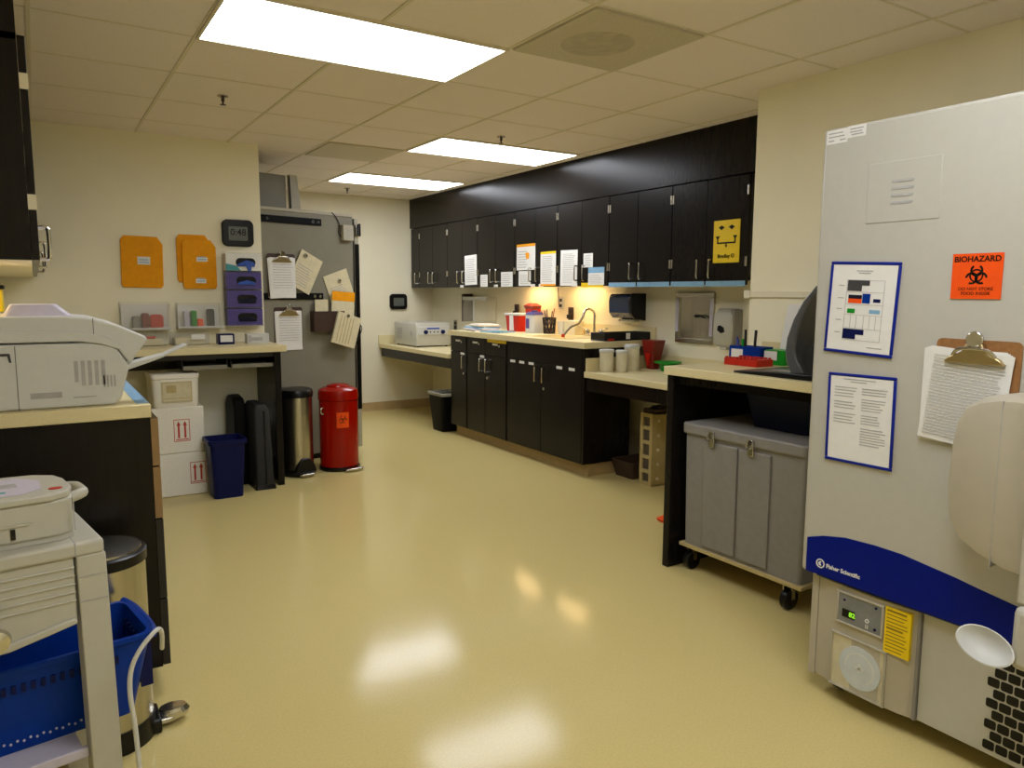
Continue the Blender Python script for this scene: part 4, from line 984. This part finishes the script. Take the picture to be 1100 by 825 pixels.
o = B((.14, 1.85, .003)).tube([(.214, 1.95, .50), (.210, 1.90, .555), (.203, 1.88, .580), (.187, 1.86, .582), (.156, 1.85, .552), (.136, 1.85, .509), (.131, 1.85, .452), (.137, 1.85, .369), (.141, 1.85, .263), (.145, 1.86, .12), (.14, 1.88, .02), (.12, 1.92, .0056), (.05, 2.0, .0055), (-.05, 2.08, .0055)], .0055, 10).build('power_cable', 'white')
tag(o, 'white power cable looping over the blue basket corner', 'cable')

# ------------------------------------------------------------------ freezer
t = T('upright_freezer', 'tall off-white upright freezer with blue swoosh at the right', 'freezer', (2.2, 1.565, 0), -90)
FZ = t
FW = .96
B().box(.03, FW, .05, .90, .06, .44).build('base_cabinet', 'frz', t, bevel=.006)
B().box(.0, FW, .055, .90, .44, 1.90).build('cabinet_body', 'frz', t, bevel=.008)
d = B().box(.0, FW, .0, .052, .43, 1.912).build('door', 'frz', t, bevel=.012, seg=3)
def bez(p0, p1, p2, p3, n=14): return [tuple((1 - s) ** 3 * a + 3 * (1 - s) ** 2 * s * b_ + 3 * (1 - s) * s * s * c + s ** 3 * e for a, b_, c, e in zip(p0, p1, p2, p3)) for s in [i / n for i in range(n + 1)]]
upper = [(.02, .551), (.08, .572), (.16, .588), (.263, .592), (.35, .59), (.44, .578), (.51, .569), (.572, .558), (.683, .541), (FW - .012, .53)]
B().prism([(x, z) for x, z in upper] + [(FW - .012, .433), (.02, .433)], 'y', -.0015, .004).build('swoosh', 'swoosh', d)
lg = B().arc((.076, .474), .012, .016, 0, 359.9, 'y', -.003, -.001, n=24); lg.arc((.076, .474), .0, .0075, 60, 300, 'y', -.0032, -.001, n=12); lg.build('logo_roundel', 'paper', d)
text('logo_lettering', 'Fisher Scientific', .0195, 'paper', d, (.098, -.002, .472), 'LEFT', bold=.0006)
# louver panel and stickers
B().box(.165, .39, -.002, .004, 1.60, 1.78).build('louver_panel', 'frz', d, bevel=.0015)
b = B()
for k in range(4): b.box(.243, .31, -.0035, .0, 1.652 + k * .0215, 1.659 + k * .0215)
b.build('louver_slot', 'ink', d)
st = B().box(.013, .086, -.0012, .002, 1.862, 1.905).box(.086, .148, -.0012, .002, 1.872, 1.908).build('rating_sticker', 'paper', d)
b = B()
for (x, z, w) in ((.02, 1.893, .05), (.02, 1.882, .055), (.02, 1.87, .02), (.06, 1.87, .02), (.095, 1.896, .045), (.095, 1.887, .04), (.1, 1.879, .04)): b.box(x, x + w, -.0018, -.0012, z, z + .004)
b.build('sticker_print', 'ink', st)
# lower left control panel, slightly bowed
b = B(); pp = [(.055, .02), (.055, .0), (.12, -.012), (.25, -.018), (.36, -.012), (.402, .0), (.402, .02)]
b.prism([(x, y + .03) for x, y in pp], 'z', .066, .418); cp = b.build('control_housing', 'frz2', t, bevel=.003)
B().box(.03, .055, .028, .05, .06, .43).box(.402, .412, .03, .055, .066, .42).build('housing_edge', 'frz2', t)
B().box(.05, FW, .02, .052, .42, .432).build('door_shadow_gap', 'rubber', t)
B().box(.414, FW, .03, .06, .07, .425).build('lower_panel', 'frz', t, bevel=.003)
B().box(.405, .413, .018, .05, .07, .42).build('panel_joint', 'grey', t)
yy = .0115
q = B().frame(.138, .302, .292, .402, .007, yy - .006, yy + .01).build('display_bezel', 'frz2', t, bevel=.002)
dp = B().box(.145, .295, yy - .003, yy + .01, .299, .395).build('display_panel', 'panel', t)
B().box(.160, .205, yy - .0045, yy - .003, .318, .345).build('display_screen', 'black', dp)
text('display_digits', '82', .022, 'led', dp, (.196, yy - .0052, .331), bold=.0008)
B().disc((.166, .375), .004, 'y', yy - .005, yy - .003).disc((.276, .313), .005, 'y', yy - .005, yy - .003).disc((.276, .385), .004, 'y', yy - .005, yy - .003).build('indicator', 'navy', dp)
B().arc((.248, .332), .004, .007, 0, 359, 'y', yy - .0045, yy - .003).box(.244, .246, yy - .0045, yy - .003, .306, .32).box(.25, .252, yy - .0045, yy - .003, .306, .32).build('panel_icon', 'paper', dp)
ys = B().box(.306, .388, yy - .0015, yy + .012, .256, .405).build('yellow_notice', 'yellow', t)
b = B()
for k in range(12):
    z = .392 - k * .0115
    b.box(.312, .380 - random.random() * .015, yy - .0022, yy - .0014, z, z + (.006 if k in (0, 5) else .003))
b.build('notice_print', 'ynk', ys)
# filter window
B().frame(.122, .318, .066, .255, .007, yy - .004, yy + .01).build('filter_frame', 'fridgel', t, bevel=.002)
B().box(.129, .311, yy + .003, yy + .008, .073, .248).build('filter_backing', 'manila', t)
f = B().disc((.23, .160), .072, 'y', yy - .001, yy + .003, n=36).build('filter_disc', 'filter', t)
B().arc((.23, .160), .048, .051, -60, 190, 'y', yy - .0016, yy - .001, n=24).box(.226, .234, yy - .0018, yy - .001, .145, .175).box(.215, .245, yy - .0018, yy - .001, .157, .163).build('disc_mark', 'paper', f)
B().box(.134, .306, yy - .0035, yy - .0025, .073, .248).build('filter_window', 'clear', t)
# grille bricks
b = B()
rows = 10
for r_ in range(rows):
    z = .366 - r_ * .0316
    for c in range(10):
        x = .606 + c * .0345 + (.017 if r_ % 2 == 1 else 0)
        if x + .03 > FW - .01 or z < .1: continue
        b.prism(rr(x, x + .0310, z - .0265, z, .005, 2), 'y', .0285, .034)
b.build('grille', 'black', t)
# latch housing and lever cup
hp = [(.515, .86), (.520, .99), (.529, 1.05), (.548, 1.09), (.585, 1.112), (.64, 1.125), (.73, 1.128), (.73, .65), (.68, .655), (.61, .68), (.56, .71), (.527, .76)]
rings = []
for y, g in ((0.0, 1.0), (-.05, 1.0), (-.085, .97), (-.105, .90), (-.11, .80)):
    cx, cz = .60, .89
    rings.append([(cx + (x - cx) * g, y, cz + (z - cz) * (g if g > .95 else g + .03)) for x, z in hp])
ht = B().loft(rings).build('latch_housing', 'frz2', d)
B().box(.645, .647, -.1105, -.004, .665, 1.11).build('housing_seam', 'ink', ht)
B().box(.725, .80, -.135, .0, .60, 1.13).build('latch_plate', 'frz', d, bevel=.006)
b = B(); b.lathe([(.001, -.018), (.03, -.016), (.052, -.002), (.062, .02), (.058, .022), (.046, .004), (.026, -.008), (.001, -.010)], n=28, sx=1.15, sy=.75)
cu = b.build('lever_cup', 'white', d); cu.location = (.672, -.15, .462); cu.rotation_euler = (R(52), R(14), 0)
B().box(.725, .80, -.15, .0, .43, .598).build('latch_arm', 'frz', d, bevel=.02, seg=3)
for x in (.1, FW - .1):
    for y in (.12, .80): B().disc((y, .03), .03, 'x', x - .015, x + .015, n=18).build('caster', 'rubber', t)

def fz(xl, z, out=0): return (2.2 - .0015 - out, 1.565 - xl, z)
def framed(xl, z, w, h, label, roll, content):
    g = T('framed_notice', label, 'notice', fz(xl, z), -90, 'blue framed notices on the freezer door', roll)
    B().frame(-w / 2, w / 2, 0, h, .010, -.006, 0).build('notice_frame', 'frame', g, bevel=.003)
    p = B().box(-w / 2 + .01, w / 2 - .01, -.004, -.001, .01, h - .01).build('notice_paper', 'paper', g)
    content(p, w, h); return g
def map_content(p, w, h):
    y0, y1 = -.0048, -.004
    def bx(x0, x1, z0, z1, m, nm='map_block'): B().box(x0 - w / 2, x1 - w / 2, y0, y1, z0, z1).build(nm, m, p)
    b = B(); b.frame(.063 - w / 2, .19 - w / 2, .045, .235, .001, y0, y1)
    for z in (.082, .125, .158, .197): b.box(.063 - w / 2, .19 - w / 2, y0, y1, z, z + .001)
    for x in (.085, .105, .13, .15, .17): b.box(x - w / 2, x + .001 - w / 2, y0, y1, .082, .125)
    for (x, z, ww) in ((.092, .262, .055), (.1, .255, .04), (.035, .215, .02), (.035, .175, .02), (.035, .14, .018), (.035, .105, .018), (.035, .065, .018), (.15, .024, .05)): b.box(x - w / 2, x + ww - w / 2, y0, y1, z, z + .003)
    b.build('map_lines', 'ink', p)
    bx(.066, .14, .218, .234, 'inkd'); bx(.066, .115, .2, .218, 'inkd')
    bx(.072, .118, .176, .188, 'navyd'); bx(.072, .118, .162, .176, 'bio'); bx(.12, .146, .163, .193, 'blue'); bx(.157, .18, .167, .178, 'navy')
    bx(.072, .098, .130, .144, 'green'); bx(.147, .182, .132, .144, 'lblue')
    bx(.063, .135, .063, .08, 'navy'); bx(.063, .108, .048, .063, 'navy')
def text_content(p, w, h):
    b = B(); y0, y1 = -.0048, -.004
    b.box(-.06, .05, y0, y1, .272, .275).box(-.035, .02, y0, y1, .264, .267)
    for k in range(13):
        z = .245 - k * .0095
        if k not in (4, 8): b.box(-.09, -.03 + random.random() * .02, y0, y1, z, z + .003)
    for k in range(22):
        z = .245 - k * .0085
        if k not in (3, 9, 14): b.box(.005, .06 + random.random() * .03, y0, y1, z, z + .003)
    b.build('notice_print', 'ink', p)
framed(.163, 1.192, .236, .292, 'upper blue-framed notice with coloured storage map on freezer', 2.5, map_content)
framed(.188, .838, .232, .292, 'lower blue-framed notice of grey text on freezer', -.5, text_content)
g = T('biohazard_sign', 'orange biohazard sign with black symbol on freezer door', 'sign', fz(.505, 1.371), -90)
B().box(-.066, .066, -.002, 0, 0, .125).build('sign_plate', 'bio', g)
text('sign_heading', 'BIOHAZARD', .0215, 'black', g, (0, -.0024, .109), bold=.0005)
bio_symbol(g, 0, .064, .034, -.002)
text('sign_footing', 'DO NOT STORE\nFOOD INSIDE', .0125, 'black', g, (0, -.0024, .021))
g = clipboard(fz(.522, .958), -90, .224, .30, 'brown hardboard clipboard with log sheets on freezer door', board='ply', pw=.222, ph=.27, layers=4, poff=-.032, lines=(26, .06, .95, .05, .9), roll=.5, prot=4.5)

# ------------------------------------------------------------------ world, camera, view
w = bpy.data.worlds.new('room_world'); SC.world = w; w.use_nodes = True
w.node_tree.nodes['Background'].inputs['Color'].default_value = (.9, .85, .7, 1); w.node_tree.nodes['Background'].inputs['Strength'].default_value = .05
cd = bpy.data.cameras.new('camera'); cam = bpy.data.objects.new('camera', cd); COL.objects.link(cam)
f_, p_, y_, r_ = 798.824332, .120956996, .568136438, .00442586701
cd.sensor_fit = 'HORIZONTAL'; cd.sensor_width = 36; cd.lens = 36 * f_ / 1100; cd.clip_start = .02
fw = Vector((math.sin(y_) * math.cos(p_), math.cos(y_) * math.cos(p_), -math.sin(p_)))
rt = Vector((math.cos(y_), -math.sin(y_), 0)); up = rt.cross(fw)
r2 = rt * math.cos(r_) + up * math.sin(r_); u2 = -rt * math.sin(r_) + up * math.cos(r_)
cam.matrix_world = Matrix(((r2.x, u2.x, -fw.x, 0), (r2.y, u2.y, -fw.y, 0), (r2.z, u2.z, -fw.z, 1.38), (0, 0, 0, 1)))
SC.camera = cam
v = SC.view_settings
v.view_transform = 'Standard'; v.look = 'None'; v.gamma = 1; v.use_curve_mapping = False; v.exposure = 0.34
SC.cycles.max_bounces = 8
SC.cycles.use_denoising = True
